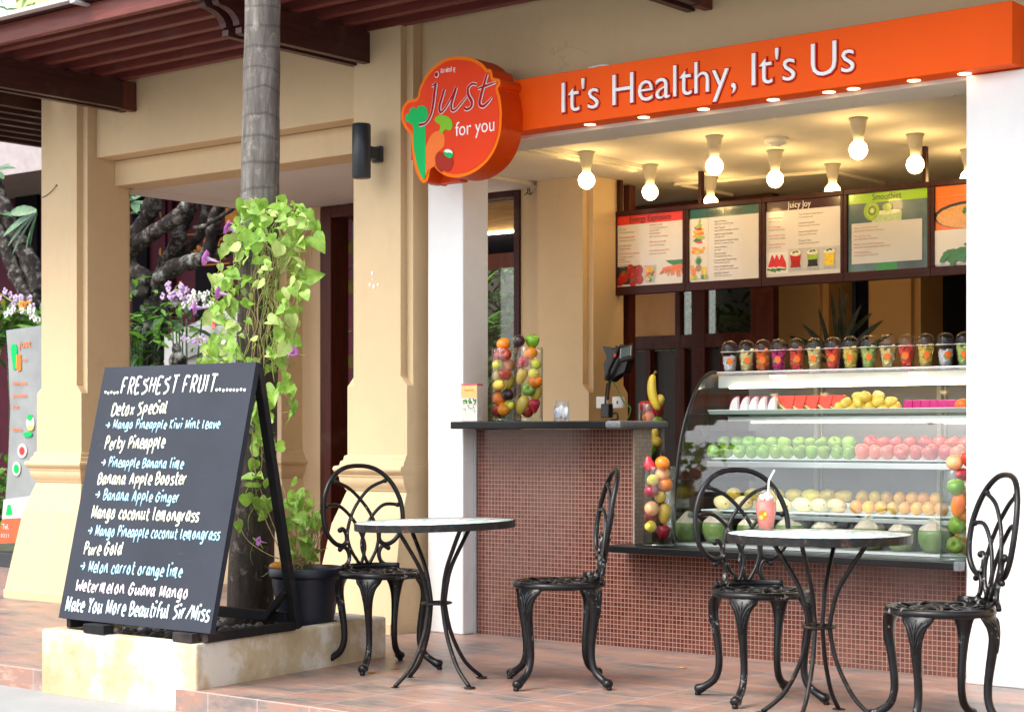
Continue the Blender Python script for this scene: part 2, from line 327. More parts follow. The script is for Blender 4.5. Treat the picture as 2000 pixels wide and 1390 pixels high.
# iron: black enamel with chips of bare grey metal
m, nt, b = nodes('cast_iron')
ch = nz(nt, 38, 6, .72); wd = nz(nt, 6, 3); ml = nt.nodes.new('ShaderNodeMath'); ml.operation = 'MULTIPLY'; nt.links.new(ch, ml.inputs[0]); nt.links.new(wd, ml.inputs[1])
mask = ramp(nt, ml.outputs[0], [(.352, (0, 0, 0)), (.37, (1, 1, 1))])
nt.links.new(mixc(nt, mask, ramp(nt, nz(nt, 25, 4), [(.3, (.004, .004, .005)), (.7, (.010, .010, .012))]), (.30, .29, .27)), b.inputs['Base Color'])
b.inputs['Roughness'].default_value = .30; b.inputs['Specular IOR Level'].default_value = .32
bump(nt, b, nz(nt, 70, 4), .12, .003)
m, nt, b = nodes('rusty_rim')
nt.links.new(ramp(nt, nz(nt, 26, 6, .7), [(.46, (.008, .008, .009)), (.60, (.022, .018, .017)), (.70, (.16, .06, .03)), (.77, (.30, .28, .27))]), b.inputs['Base Color']); b.inputs['Roughness'].default_value = .42; b.inputs['Specular IOR Level'].default_value = .3; bump(nt, b, nz(nt, 50, 5), .3, .003)
# mosaic table top: broken white tile with teal rings
m, nt, b = nodes('table_mosaic')
tc = nt.nodes.new('ShaderNodeTexCoord'); vo = nt.nodes.new('ShaderNodeTexVoronoi'); vo.feature = 'DISTANCE_TO_EDGE'; vo.inputs['Scale'].default_value = 34; nt.links.new(tc.outputs['Object'], vo.inputs['Vector'])
vc = nt.nodes.new('ShaderNodeTexVoronoi'); vc.inputs['Scale'].default_value = 34; nt.links.new(tc.outputs['Object'], vc.inputs['Vector'])
ln = nt.nodes.new('ShaderNodeVectorMath'); ln.operation = 'LENGTH'; nt.links.new(vc.outputs['Position'], ln.inputs[0])
W_, T_ = (.86, .87, .86), (.16, .42, .46)
rr = nt.nodes.new('ShaderNodeMath'); rr.operation = 'MULTIPLY'; rr.inputs[1].default_value = 1/34/.37
nt.links.new(ln.outputs['Value'], rr.inputs[0])
rings = ramp(nt, rr.outputs[0], [(.0, T_), (.12, W_), (.36, W_), (.40, T_), (.50, W_), (.76, W_), (.80, T_), (.90, W_)]); 
for e in nt.nodes:
    if e.type == 'VALTORGB': e.color_ramp.interpolation = 'CONSTANT'
jit = mixc(nt, ramp(nt, vc.outputs['Color'], [(.40, (0, 0, 0)), (.45, (1, 1, 1))]), rings, W_)
nt.links.new(mixc(nt, ramp(nt, vo.outputs['Distance'], [(.02, (1, 1, 1)), (.06, (0, 0, 0))]), jit, (.66, .65, .63)), b.inputs['Base Color']); b.inputs['Roughness'].default_value = .45
# small square wall mosaic and big floor tiles (UV in metres)
def tiles(name, sx, sy, mortar, c1, c2, cm, rough, mott=None, offs=0, bstr=.4):
    m, nt, b = nodes(name); tc = nt.nodes.new('ShaderNodeTexCoord'); br = nt.nodes.new('ShaderNodeTexBrick')
    br.offset = offs; br.squash = 1; br.inputs['Scale'].default_value = 1; br.inputs['Mortar Size'].default_value = mortar; br.inputs['Mortar Smooth'].default_value = .1
    br.inputs['Brick Width'].default_value = sx; br.inputs['Row Height'].default_value = sy; br.inputs['Bias'].default_value = 0
    br.inputs['Color1'].default_value = (*c1, 1); br.inputs['Color2'].default_value = (*c2, 1); br.inputs['Mortar'].default_value = (*cm, 1)
    nt.links.new(tc.outputs['UV'], br.inputs['Vector']); c = br.outputs['Color']
    if not mott: c = mixc(nt, ramp(nt, nz(nt, 1.6, 4, .7), [(.45, (0, 0, 0)), (.68, (.35,)*3)]), c, (.17, .10, .07))  # brown noise patches: sheet variation and a reflection painted into the tile colour
    if mott:
        f = nz(nt, 2.6, 8, .72, stretch=(.8, 2.0, 2)); g = nz(nt, 7, 6, .7)
        mc = ramp(nt, f, mott); mc = mixc(nt, ramp(nt, g, [(.52, (0, 0, 0)), (.68, (.6,)*3)]), mc, (.20, .17, .16))
        mc = mixc(nt, .35, mc, c, 'MULTIPLY') if False else mc
        c = mixc(nt, ramp(nt, br.outputs['Fac'], [(.4, (0, 0, 0)), (.6, (.8,)*3)]), mc, cm)
    nt.links.new(c, b.inputs['Base Color'])
    rg = ramp(nt, br.outputs['Fac'], [(.3, (rough,)*3), (.7, (.8,)*3)]); nt.links.new(rg, b.inputs['Roughness'])
    iv = nt.nodes.new('ShaderNodeMath'); iv.operation = 'SUBTRACT'; iv.inputs[0].default_value = 1; nt.links.new(br.outputs['Fac'], iv.inputs[1]); bump(nt, b, iv.outputs[0], bstr, .002)
    return m
tiles('mosaic_red', .0232, .0232, .0017, (.085, .016, .009), (.155, .042, .025), (.31, .215, .18), .14)
tiles('mosaic_beige', .0232, .0232, .0014, (.42, .34, .26), (.52, .43, .34), (.22, .19, .17), .2)
tiles('floor_tile', .31, .31, .0036, (.3, .1, .06), (.3, .1, .06), (.40, .33, .30), .40, [(.37, (.13, .115, .11)), (.44, (.20, .16, .145)), (.50, (.30, .20, .165)), (.56, (.35, .18, .13)), (.64, (.41, .31, .26))], bstr=.12)
# weathered planter render
m, nt, b = nodes('planter_render')
f = nz(nt, 2.6, 7, .65); g = nz(nt, 26, 4, .7); k_ = nz(nt, 5, 5, .7, stretch=(1, 1, 3))
c = ramp(nt, f, [(.38, (.47, .36, .20)), (.49, (.56, .46, .30)), (.57, (.70, .66, .57))]); c = mixc(nt, ramp(nt, g, [(.3, (.35,)*3), (.45, (0, 0, 0))]), c, (.33, .27, .17)); c = mixc(nt, ramp(nt, k_, [(.66, (0, 0, 0)), (.74, (.6,)*3)]), c, (.36, .36, .36))
nt.links.new(c, b.inputs['Base Color']); b.inputs['Roughness'].default_value = .85; bump(nt, b, g, .3, .006)
m, nt, b = nodes('street_concrete')
f = nz(nt, 1.5, 8, .65); g = nz(nt, 60, 3); c = ramp(nt, f, [(.3, (.26, .265, .26)), (.7, (.34, .34, .335))]); c = mixc(nt, ramp(nt, g, [(.3, (.3,)*3), (.5, (0, 0, 0))]), c, (.3, .3, .29)); nt.links.new(c, b.inputs['Base Color']); b.inputs['Roughness'].default_value = .9; bump(nt, b, g, .3, .004)
# palm bark with leaf-scar rings
m, nt, b = nodes('palm_bark')
tc = nt.nodes.new('ShaderNodeTexCoord'); wv = nt.nodes.new('ShaderNodeTexWave'); wv.bands_direction = 'Z'; wv.inputs['Scale'].default_value = 2.7; wv.inputs['Distortion'].default_value = 5.5; wv.inputs['Detail'].default_value = 3; nt.links.new(tc.outputs['Object'], wv.inputs['Vector'])
f = nz(nt, 5, 6, .7, stretch=(6, 6, .7)); g = nz(nt, 2.2, 5)
c = ramp(nt, f, [(.3, (.085, .072, .064)), (.55, (.16, .145, .13)), (.75, (.30, .28, .26))]); c = mixc(nt, ramp(nt, g, [(.45, (0, 0, 0)), (.7, (.5,)*3)]), c, (.075, .085, .075))
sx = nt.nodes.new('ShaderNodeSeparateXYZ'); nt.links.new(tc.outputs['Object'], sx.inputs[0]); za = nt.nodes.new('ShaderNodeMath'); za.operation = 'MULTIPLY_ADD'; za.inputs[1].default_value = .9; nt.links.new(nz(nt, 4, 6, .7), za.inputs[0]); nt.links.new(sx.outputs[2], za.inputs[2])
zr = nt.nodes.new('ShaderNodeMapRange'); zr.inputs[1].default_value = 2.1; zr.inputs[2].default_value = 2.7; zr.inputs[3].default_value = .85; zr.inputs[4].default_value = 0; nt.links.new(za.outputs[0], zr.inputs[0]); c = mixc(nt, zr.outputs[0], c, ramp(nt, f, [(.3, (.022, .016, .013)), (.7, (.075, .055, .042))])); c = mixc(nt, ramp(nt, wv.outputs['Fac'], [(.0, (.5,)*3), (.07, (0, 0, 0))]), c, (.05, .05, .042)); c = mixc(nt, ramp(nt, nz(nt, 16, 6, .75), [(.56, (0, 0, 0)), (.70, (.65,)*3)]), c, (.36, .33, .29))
nt.links.new(c, b.inputs['Base Color']); b.inputs['Roughness'].default_value = .85; b.inputs['Specular IOR Level'].default_value = .2; bump(nt, b, nz(nt, 22, 6, .7, stretch=(2, 2, .6)), .5, .012)
m, nt, b = nodes('tree_bark')
f = nz(nt, 9, 8, .8); g = nz(nt, 2.4, 6, .75); c = ramp(nt, f, [(.36, (.006, .005, .005)), (.52, (.028, .022, .019)), (.62, (.17, .155, .14))]); c = mixc(nt, ramp(nt, g, [(.56, (0, 0, 0)), (.66, (.75,)*3)]), c, (.38, .40, .37)); b.inputs['Specular IOR Level'].default_value = .2; nt.links.new(c, b.inputs['Base Color']); b.inputs['Roughness'].default_value = .9; bump(nt, b, f, .5, .02)
m, nt, b = nodes('chalkboard')
f = nz(nt, 2.2, 5); c = ramp(nt, f, [(.3, (.014, .018, .028)), (.7, (.024, .029, .044))]); c = mixc(nt, ramp(nt, nz(nt, 5, 6, .7, stretch=(1, 1, 6)), [(.6, (0, 0, 0)), (.8, (.3,)*3)]), c, (.10, .10, .12)); nt.links.new(c, b.inputs['Base Color']); b.inputs['Roughness'].default_value = .55; b.inputs['Specular IOR Level'].default_value = .3
def chalk(name, col):
    m, nt, b = nodes(name); g = nz(nt, 170, 3, .7); nt.links.new(mixc(nt, ramp(nt, g, [(.30, (.5,)*3), (.45, (0, 0, 0))]), col, tuple(x*.45 for x in col)), b.inputs['Base Color']); b.inputs['Roughness'].default_value = .9
chalk('chalk_white', (.82, .80, .76)); chalk('chalk_cream', (.80, .80, .62)); chalk('chalk_blue', (.40, .68, .82)); chalk('chalk_pink', (.80, .70, .72)); chalk('chalk_bluewhite', (.66, .80, .84))
simple('granite_black', (.007, .007, .008), .28, var=.5, scale=120, spec=.25); simple('granite_grey', (.12, .13, .14), .3, var=.3, scale=90)
simple('cup_rim', (.78, .78, .78), .25, var=.02); simple('back_sheet', (.30, .30, .30), .4, .2, .15, 3)
M = MATS
# ================================================================== setting
mb = MB(); mb.box(-150, 150, -150, 300, -.35, -.1); tag(mb.build('street', M['street_concrete']), kind='structure')
mb = MB(); mb.box(-40, 30, 5.16, 9.95, -.3, 0); tag(mb.build('terrace_floor', M['floor_tile'], bevel=.006), kind='structure')
mb = MB(); mb.box(-6.4, 3, 7.8, 9.94, .001, .02); mb.box(-10.05, 3, 9.94, 14.4, -.1, .02); tag(mb.build('interior_floor', M['interior_floor']), kind='structure')
mb = MB(); mb.box(-60, -10.05, 9.95, 40, -.2, .03); mb.box(-10.05, 30, 14.4, 40, -.2, .03); tag(mb.build('garden_ground', M['garden_soil']), kind='structure')

# ================================================================== cafe building
bld = thing('cafe_building', 'cream yellow arcade building with moulded pillars, white stall columns and a pale soffit', 'building', (-6.5, 8.5, 0))
PY, PWT = M['plaster_yellow'], M['white_paint']
def pillar(x0, x1, y0, y1, zt, side=(1, 1, 1, 1), mat=PY, n=.05, zn=1.44):
    def sec(z, k):
        q = n*k
        return [(x0+n, y0, z), (x0+q, y0+q, z), (x0, y0+n, z), (x0, y1-n, z), (x0+q, y1-q, z), (x0+n, y1, z),
                (x1-n, y1, z), (x1-q, y1-q, z), (x1, y1-n, z), (x1, y0+n, z), (x1-q, y0+q, z), (x1-n, y0, z)]
    def sec2(z):   # true notch
        return [(x0+n, y0, z), (x0+n, y0+n, z), (x0, y0+n, z), (x0, y1-n, z), (x0+n, y1-n, z), (x0+n, y1, z),
                (x1-n, y1, z), (x1-n, y1-n, z), (x1, y1-n, z), (x1, y0+n, z), (x1-n, y0+n, z), (x1-n, y0, z)]
    mb = MB(); ss = [sec(.76, 0), sec(zn-.055, 0), sec2(zn), sec2(zt)]
    vs = [v for s in ss for v in s]; fs = []
    for i in range(3):
        for k in range(12):
            l = (k+1) % 12; fs.append((i*12+k, i*12+l, (i+1)*12+l, (i+1)*12+k))
    mb.add(vs, fs); sh = mb.build('pillar', mat, bld, world=True)
    def loft(name, secs, bev):
        mb = MB(); vs = []; fs = []
        for z, o in secs:
            a, b_, c, d = x0-o*side[0], x1+o*side[1], y0-o*side[2], y1+o*side[3]
            vs += [(a, c, z), (b_, c, z), (b_, d, z), (a, d, z)]
        for i in range(len(secs)-1):
            for k in range(4):
                l = (k+1) % 4; fs.append((i*4+k, i*4+l, (i+1)*4+l, (i+1)*4+k))
        fs.append((3, 2, 1, 0)); e = len(secs)*4; fs.append((e-4, e-3, e-2, e-1))
        mb.add(vs, fs); o = mb.build(name, mat, sh); return o
    mo = [(.992, .002), (.987, .012), (.975, .016), (.962, .017), (.957, .028), (.938, .033), (.932, .034)]
    for k in range(9): t = k/8; mo.append((.928-.05*t, .036+.026*sin(pi*(.25+.75*t))))
    mo += [(.872, .040), (.866, .036)]
    for k in range(6): t = k/5; mo.append((.86-.06*t, .034-.022*t*t))
    mo += [(.795, .010), (.79, .008), (.785, .002)]
    loft('moulding', list(reversed(mo)), 0)
    loft('plinth', [(0, .158), (.055, .158), (.06, .152), (.60, .064), (.608, .060), (.784, .003)], 0)
    return sh
pillar(-10.23, -9.745, 7.435, 7.88, 4.3)
pillar(-7.278, -6.812, 7.435, 7.88, 4.3, (1, .12, 1, 1))
q = MB()
for u, v, r in ((727, 534, .010), (722, 556, .009), (730, 560, .011), (738, 556, .008), (728, 545, .006)): p = P(u, v, 7.434); q.ball(p, (r, .002, r*1.2), 8, 5)
q.build('paint_speck', M['white_paint'], bld, world=True)
pillar(-10.12, -9.655, 9.17, 9.62, 2.80)
pillar(-7.52, -7.042, 9.45, 9.89, 2.83)
a, b_ = P(1510, 600, 11.6), P(1612, 600, 11.6); pillar(a.x, b_.x, 11.6, 12.05, 2.83, mat=M['plaster_lamplit'])
a, b_ = P(1690, 600, 11.6), P(1792, 600, 11.6); pillar(a.x, b_.x, 11.6, 12.05, 2.83, mat=M['plaster_lamplit'])
mb = MB(); mb.box(-9.745, -7.278, 7.556, 7.80, 2.96, 4.3); mb.box(-6.812, 6, 7.556, 7.80, 2.82, 4.3); mb.build('upper_wall', PY, bld, world=True, bevel=.006)
mb = MB(); mb.box(-9.745, -7.278, 7.71, 7.96, 2.787, 2.958); mb.build('lintel', PY, bld, world=True, bevel=.006)
mb = MB(); mb.box(-10.0, -9.746, 7.885, 9.165, 2.787, 2.95); mb.box(-9.745, -7.53, 7.962, 9.93, 2.790, 2.95); mb.build('soffit', M['soffit_white'], bld, world=True)
mb = MB(); mb.box(-7.529, 3, 7.885, 9.4, 2.812, 2.95); mb.box(-7.48, 3, 9.4, 9.93, 2.812, 2.95); mb.box(-8.6, 3, 9.93, 14.4, 2.812, 2.95); mb.box(-10.1, 6, 7.81, 9.92, 2.96, 3.1); mb.box(-8.7, 6, 9.92, 14.5, 2.96, 3.1); mb.build('ceiling', M['ceiling_white'], bld, world=True)
# white stall columns with shoe of dirt at the foot
mb = MB(); mb.box(-6.742, -6.48, 7.53, 7.75, 0, 2.69); mb.build('white_column', PWT, bld, world=True, bevel=.008)
mb = MB(); mb.box(-3.473, -2.75, 7.47, 7.75, 0, 2.705); mb.build('white_column', PWT, bld, world=True, bevel=.008)
mb = MB(); mb.box(-2.749, 6, 7.6, 7.78, 0, 2.82); mb.box(-3.19, -2.752, 7.56, 7.75, 2.708, 2.818)
mb.build('side_wall', PY, bld, world=True)
# rear wall: a strip beside the door, a strip beside the window
mb = MB(); mb.box(-9.654, -9.46, 9.38, 9.60, 0, 2.79); mb.box(-8.62, -8.46, 9.38, 9.60, 0, 2.79); mb.box(-7.735, -7.521, 9.60, 9.80, 0, 2.81); mb.build('rear_wall', PY, bld, world=True)
mb = MB(); mb.box(-9.5, 6, 14.1, 14.4, 0, 3); mb.box(1.8, 2, 7.8, 14.1, 0, 2.8); mb.build('back_room_wall', M['interior_dark'], bld, world=True)
# stall lintel, shutter track and ceiling rails
mb = MB(); mb.box(-6.668, -3.2, 7.502, 7.80, 2.692, 2.81); mb.build('stall_lintel', M['ceiling_white'], bld, world=True, bevel=.004)
mb = MB()
for y0, z0 in ((7.86, 2.755), (7.985, 2.755)):
    mb.box(-6.3, -3.2, y0, y0+.018, z0, 2.811)
mb.box(-6.3, -3.2, 7.878, 7.985, 2.80, 2.811); mb.box(-6.36, -3.2, 8.04, 8.09, 2.765, 2.811)
for k in range(3): mb.box(-5.9+k*1.0, -5.82+k*1.0, 7.85, 8.1, 2.748, 2.754)
mb.build('shutter_track', M['galvanised'], bld, world=True, bevel=.003)
mb = MB(); mb.box(-6.60, -6.545, 7.9, 9.3, 2.772, 2.811); mb.box(-6.53, -6.50, 7.9, 9.3, 2.785, 2.811)
for k in range(8): mb.ball((-6.5725, 8.0+k*.17, 2.771), .006, 6, 4)
mb.build('ceiling_rail', M['cream_plastic'], bld, world=True, bevel=.003)
a = G(1320, 360, 2.80); c = G(1625, 335, 2.80)
mb = MB()
for p, q in ((a, c), (c, c+Vector((0, .7, 0))), (a, a+Vector((.0, .7, 0)))):
    mb.bar(p, q, .03, .02)
mb.build('access_hatch', M['cream_plastic'], bld, world=True)
# door: jamb, header, leaf folded inwards with hinges
fw = M['frame_wood']
mb = MB(); mb.box(-9.458, -9.345, 9.37, 9.56, 0, 2.785); mb.box(-9.345, -8.62, 9.37, 9.56, 2.70, 2.785); mb.box(-8.70, -8.622, 9.37, 9.56, 0, 2.70); door = mb.build('door', fw, bld, world=True, bevel=.006)
lf = MB()
ang = radians(-28); c0, s0 = cos(ang), sin(ang); R = Matrix.Translation((-9.325, 9.58, 0)) @ Matrix.Rotation(-ang*2.1, 4, 'Z')
for z0, z1 in ((.02, .22), (1.1, 1.25), (2.5, 2.69)): lf.box(.09, .50, -.02, .02, z0, z1, M=R)
for x0_ in (0, .5): lf.box(x0_, x0_+.09, -.022, .022, .02, 2.69, M=R)
lf.box(.09, .50, -.006, .006, .22, 1.1, M=R)
leafo = lf.build('door_leaf', M['leaf_wood'], door, bevel=.004)
for z in (.45, 1.1, 1.65, 2.2, 2.5):
    h = MB(); h.tube([Vector((-9.333, 9.558, z-.05)), Vector((-9.333, 9.558, z+.05))], .012, 8); h.box(-9.33, -9.29, 9.552, 9.556, z-.05, z+.05); h.build('hinge', M['banana_tip'], leafo)
# window behind the left column: frame, rolled bamboo blind, header
mb = MB(); mb.box(-7.785, -7.736, 9.58, 9.70, 0, 2.81); mb.box(-8.46, -7.786, 9.58, 9.70, 2.745, 2.81); mb.box(-8.46, -7.786, 9.58, 9.70, .0, .12); mb.box(-8.459, -8.40, 9.58, 9.70, .12, 2.745)
win = mb.build('window_frame', M['board_frame'], bld, world=True, bevel=.004)
def wp(n_, z0, z1, y0, y1, m_): q = MB(); q.box(-8.39, -7.79, y0, y1, z0, z1); q.build(n_, M[m_], win)
wp('bamboo_blind', 2.545, 2.744, 9.74, 9.75, 'bamboo'); wp('light_tube', 2.520, 2.538, 9.72, 9.74, 'strip_white'); wp('dark_panel', 2.385, 2.518, 9.76, 9.78, 'black_void'); wp('wooden_header', 2.275, 2.383, 9.73, 9.78, 'leaf_wood')
wp('window_pane', .125, 2.27, 9.65, 9.656, 'clear_glass')
# rear screen of dark timber behind the counter, with panes
mb = MB(); Y = 10.9
def scr(u0, u1, v0, v1, y0=Y, th=.07, m_=mb):
    a, b_ = P(u0, v1, y0), P(u1, v0, y0); m_.box(a.x, b_.x, y0, y0+th, a.z, b_.z)
mb.box(P(1216, 600, 9.93).x, P(1230, 600, 9.93).x, 9.93, 10.0, 0, 2.80)
for u0, u1 in ((1318, 1328), (1350, 1376), (1466, 1510)):
    a, b_ = P(u0, 600, Y), P(u1, 600, Y); mb.box(a.x, b_.x, Y, Y+.08, 0, 2.80)
z0 = P(1300, 655, Y).z; mb.box(-7.80, -6.52, Y+.004, Y+.07, z0-.10, z0); mb.box(-8.6, -6.52, Y+.004, Y+.07, 2.55, 2.80); mb.box(-8.6, -7.801, Y+.004, Y+.07, 0, 2.549)
for xx in (-7.60, -7.30, -6.95): mb.box(xx, xx+.05, Y-.01, Y+.05, 0, z0-.101)
scrn = mb.build('timber_screen', M['frame_wood'], bld, world=True, bevel=.004)
q = MB(); q.box(-7.75, -7.335, Y+.02, Y+.04, z0+.002, 2.548); q.build('wood_panel', M['panel_wood'], scrn)
q = MB(); q.box(-7.295, -7.19, Y+.03, Y+.036, z0+.002, 2.548); q.build('pane', M['pane_glass'], scrn)
q = MB(); q.box(-7.08, -6.70, Y+.03, Y+.036, z0+.002, 2.548); q.build('pane', M['pane_glass'], scrn)
q = MB(); q.box(-7.80, -6.52, Y+.055, Y+.075, .02, z0-.11); q.build('cupboard_front', M['interior_dark'], scrn)

# ================================================================== pergola
perg = thing('pergola', 'dark red timber pergola of slats on paired beams along the cream facade', 'pergola', (-7, 6.9, 3.2))
def carved(xa, xb):
    prof = [(7.552, 3.23), (6.52, 3.23), (6.47, 3.23), (6.455, 3.235), (6.455, 3.265), (6.475, 3.275)]
    for k in range(7): t = k/6*pi/2; prof.append((6.30+.155*cos(t)*.9, 3.275+.085*sin(t)))
    for k in range(7): t = k/6*pi/2; prof.append((6.20+.09*cos(t), 3.375+.10*sin(t)))
    prof += [(6.205, 3.482), (6.212, 3.484), (6.214, 3.384), (6.265, 3.384), (6.266, 3.41), (7.552, 3.405)]
    mb = MB(); mb.prism(prof, lambda a, b, h: (h, a, b), xa, xb); return mb
for i, X in enumerate((-9.32, -7.10, -4.86)):
    for dx in (0, -.105):
        o = carved(X+dx-.048, X+dx).build('beam', M['beam_wood'], perg, world=True, bevel=.004)
    q = MB(); q.box(X-.049, X+.001, 7.44, 7.553, 3.222, 3.412); q.build('beam_end', M['beam_end'], perg, world=True, bevel=.004)
for i, y in enumerate((7.45, 7.25, 7.045, 6.84, 6.635, 6.43)):
    q = MB(); q.box(-9.95, 2, y-.025, y+.025, 3.413, 3.495); q.build('slat', M['pergola_wood'], perg, world=True, bevel=.005)
q = MB(); q.box(-9.95, 2, 6.215, 6.26, 3.385, 3.495); q.box(-9.95, 2, 6.26, 6.36, 3.455, 3.494); q.build('fascia_board', M['pergola_wood'], perg, world=True, bevel=.005)
q = MB(); q.box(-10.05, 2, 6.16, 7.55, 3.497, 3.512); q.build('sky_cover', M['beam_wood'], perg, world=True)  # unseen cover boards added above the slats to block the sky
q = MB(); q.box(-14, -8.1, 6.10, 6.155, 3.492, 3.516); q.box(-8.1, -8.06, 6.10, 6.213, 3.475, 3.491); q.build('gutter', M['galvanised'], perg, world=True, bevel=.004)
for k in range(7):
    x = -10.32-.21*k; q = MB(); q.box(x-.03, x+.03, 6.3, 12.0, 3.33, 3.45); q.build('slat', M['beam_wood'], perg, world=True, bevel=.005)
q = MB(); q.box(-12, -10.06, 6.25, 12, 3.46, 3.48); q.build('sky_cover', M['beam_wood'], perg, world=True)  # same added cover over the side slats, blocking the sky

# ================================================================== signs
def fx(Y): return lambda a, b, h: Vector((a, Y-h, b))
sg = thing('fascia_sign', 'long orange fascia sign with white slogan over the stall opening', 'sign', (-4.7, 7.45, 2.71))
q = MB(); q.box(-6.35, -3.212, 7.37, 7.5, 2.711, 2.984); q.build('sign_box', M['fascia_orange'], sg, world=True, bevel=.003)
W1, W2 = MB(), MB(); fn = fx(7.37)
a, b_ = P(1097, 222, 7.37), P(1437, 192, 7.37); c, d = P(1466, 165, 7.37), P(1670, 140, 7.37)
cap = .166; z1 = (a.z+P(1166, 222-6, 7.37).z)/2
zb = P(1103, 221, 7.37).z
e1, e2 = P(1100, 200, 7.37).x, P(1671, 200, 7.37).x
tv = text_verts("It's Healthy, It's Us", .5)[0]; tx0 = min(v.x for v in tv); tsc = (e2-e1)/(max(v.x for v in tv)-tx0)
def wx(pre, w):      # where a word starts and ends in the set line
    c = text_verts(pre+w, .5)[0]; b_ = text_verts(w, .5)[0]; r_ = max(v.x for v in c); return r_-(max(v.x for v in b_)-min(v.x for v in b_)), r_
for pre, w in (("", "It's"), ("It's ", "Healthy,"), ("It's Healthy, ", "It's"), ("It's Healthy, It's ", "Us")):
    l_, r_ = wx(pre, w); l_ = e1+(l_-tx0)*tsc; r_ = e1+(r_-tx0)*tsc; W1, W2 = MB(), MB()
    text_into(W1, w, fn, l_, zb, r_-l_, cap, depth=.012, lift=.002, offset=-.008); text_into(W2, w, fn, l_-.004, zb-.002, r_-l_+.008, cap, depth=.004, lift=.0005, offset=.022)
    W2.build('lettering_outline', M['letter_red'], sg, world=True); W1.build('lettering', M['letter_white'], sg, world=True)
for u in (1150, 1255, 1372, 1508, 1617, 1665, 1783, 1882):
    p = P(u, 400, 7.435); q = MB(); q.lathe([(.030, 2.7105), (.030, 2.709), (.0005, 2.7085)], 16, (p.x, 7.445, 0)); q.build('downlight', M['spot_glow'], sg, world=True)
q = MB(); q.tube(catmull([P(1150, 134, 7.42), P(1160, 131, 7.42), P(1176, 128, 7.42), P(1188, 129, 7.42), P(1192, 132, 7.42)], 5), .006, 6); q.build('power_cable', M['white_plastic'], sg, world=True)
q = MB(); q.tube(catmull([P(82, 386, 7.432), P(92, 381, 7.428), P(104, 370, 7.425), P(110, 362, 7.43)], 5), .0025, 5); q.ball(P(110, 362, 7.43), .006, 6, 4); q.build('wire_hook', M['stem_brown'], bld, world=True)
# round logo box
LY = 7.195
def lz(zx, zy): p = P(780+zx/5.147, 100+zy/5.147, LY); return (p.x, p.z)
out = [(600,55),(730,70),(830,125),(878,178),(915,183),(935,225),(945,268),(1000,280),(1015,310),(1010,350),(990,378),(1015,470),(1030,620),(1020,800),(980,950),(900,1090),(780,1200),(640,1262),(500,1265),(400,1215),(345,1160),(310,1200),(295,1270),(275,1310),(240,1325),(205,1290),(160,1190),(135,1050),(120,920),(110,840),(60,780),(25,700),(20,620),(45,540),(100,490),(175,470),(200,380),(250,270),(330,170),(440,90),(520,60)]
ol = [(v.x, v.y) for v in catmull([Vector((*lz(*p), 0)) for p in out], 4, True)]
def inset(pl, d):
    n = len(pl); r = []
    for i in range(n):
        a, b_, c = Vector(pl[i-2]), Vector(pl[i]), Vector(pl[(i+2) % n]); t = (c-a).normalized(); r.append((b_.x+t.y*d, b_.y-t.x*d))
    return r
lg = thing('logo_sign', 'round orange logo sign with celery, carrot and apple at the end of the fascia', 'sign', (-6.19, 7.28, 2.78))
q = MB(); q.prism(ol, fx(LY), -.172, 0, 0, 1); q.build('logo_box', [M['logo_rim'], M['logo_side']], lg, world=True)
q = MB(); q.box(-6.66, -6.40, 7.30, 7.36, 2.62, 2.93); q.box(-6.52, -6.30, 7.30, 7.36, 2.47, 2.62); q.build('backing_plate', M['logo_side'], lg, world=True)
q = MB(); q.prism(inset(ol, .019), fx(LY), 0, .003); q.build('logo_face', M['logo_red'], lg, world=True)
def poly(name, pts, mat, h0, h1, smooth=4):
    pl = [(v.x, v.y) for v in catmull([Vector((*lz(*p), 0)) for p in pts], smooth, True)]
    q = MB(); q.prism(pl, fx(LY), h0, h1); q.build(name, M[mat], lg, world=True)
poly('celery', [(140,760),(105,720),(75,710),(65,670),(85,630),(110,640),(105,600),(140,565),(175,585),(200,555),(245,550),(285,590),(293,650),(270,700),(268,800),(270,950),(272,1100),(262,1270),(235,1275),(195,1180),(160,1040),(145,900)], 'logo_green', .003, .005)
poly('carrot', [(265,1000),(285,930),(330,840),(390,805),(440,820),(460,880),(450,960),(400,1010),(365,1080),(370,1140),(300,1200),(268,1240)], 'logo_carrot', .003, .0045)
poly('carrot_top', [(362,690),(395,650),(440,645),(500,665),(535,710),(538,770),(510,800),(470,790),(430,830),(410,810),(420,750),(380,720)], 'logo_lime', .0046, .006)
poly('apple', [(370,1060),(400,1015),(450,1025),(500,1060),(540,1080),(545,1140),(515,1200),(480,1215),(455,1195),(425,1215),(390,1180),(370,1120)], 'logo_apple', .005, .0065)
poly('apple_leaf', [(455,1010),(490,985),(535,1000),(550,1050),(520,1078),(485,1065),(462,1040)], 'logo_green', .007, .008); poly('leaf_highlight', [(462,1005),(495,988),(535,1005),(545,1032),(515,1022),(485,1022)], 'letter_white', .0082, .009)
def stroke(mb, pts, w, t, lift, mp, Y, n=6, seg=8):
    pp = [Vector((*mp(x, y), 0)) for x, y in pts]; pp = catmull(pp, n) if len(pp) > 2 else pp
    L = len(pp); ws = [w if not isinstance(w, (list, tuple)) else None]*L
    if ws[0] is None:
        k = len(w)-1; ws = [lerp(w[min(int(i/(L-1)*k), k-1)], w[min(int(i/(L-1)*k)+1, k)], (i/(L-1)*k) % 1 if i < L-1 else 1) for i in range(L)]
    mb.tube([Vector((p.x, Y-lift, p.y)) for p in pp], [(x_, t) for x_ in ws], seg, up=(0, -1, 0))
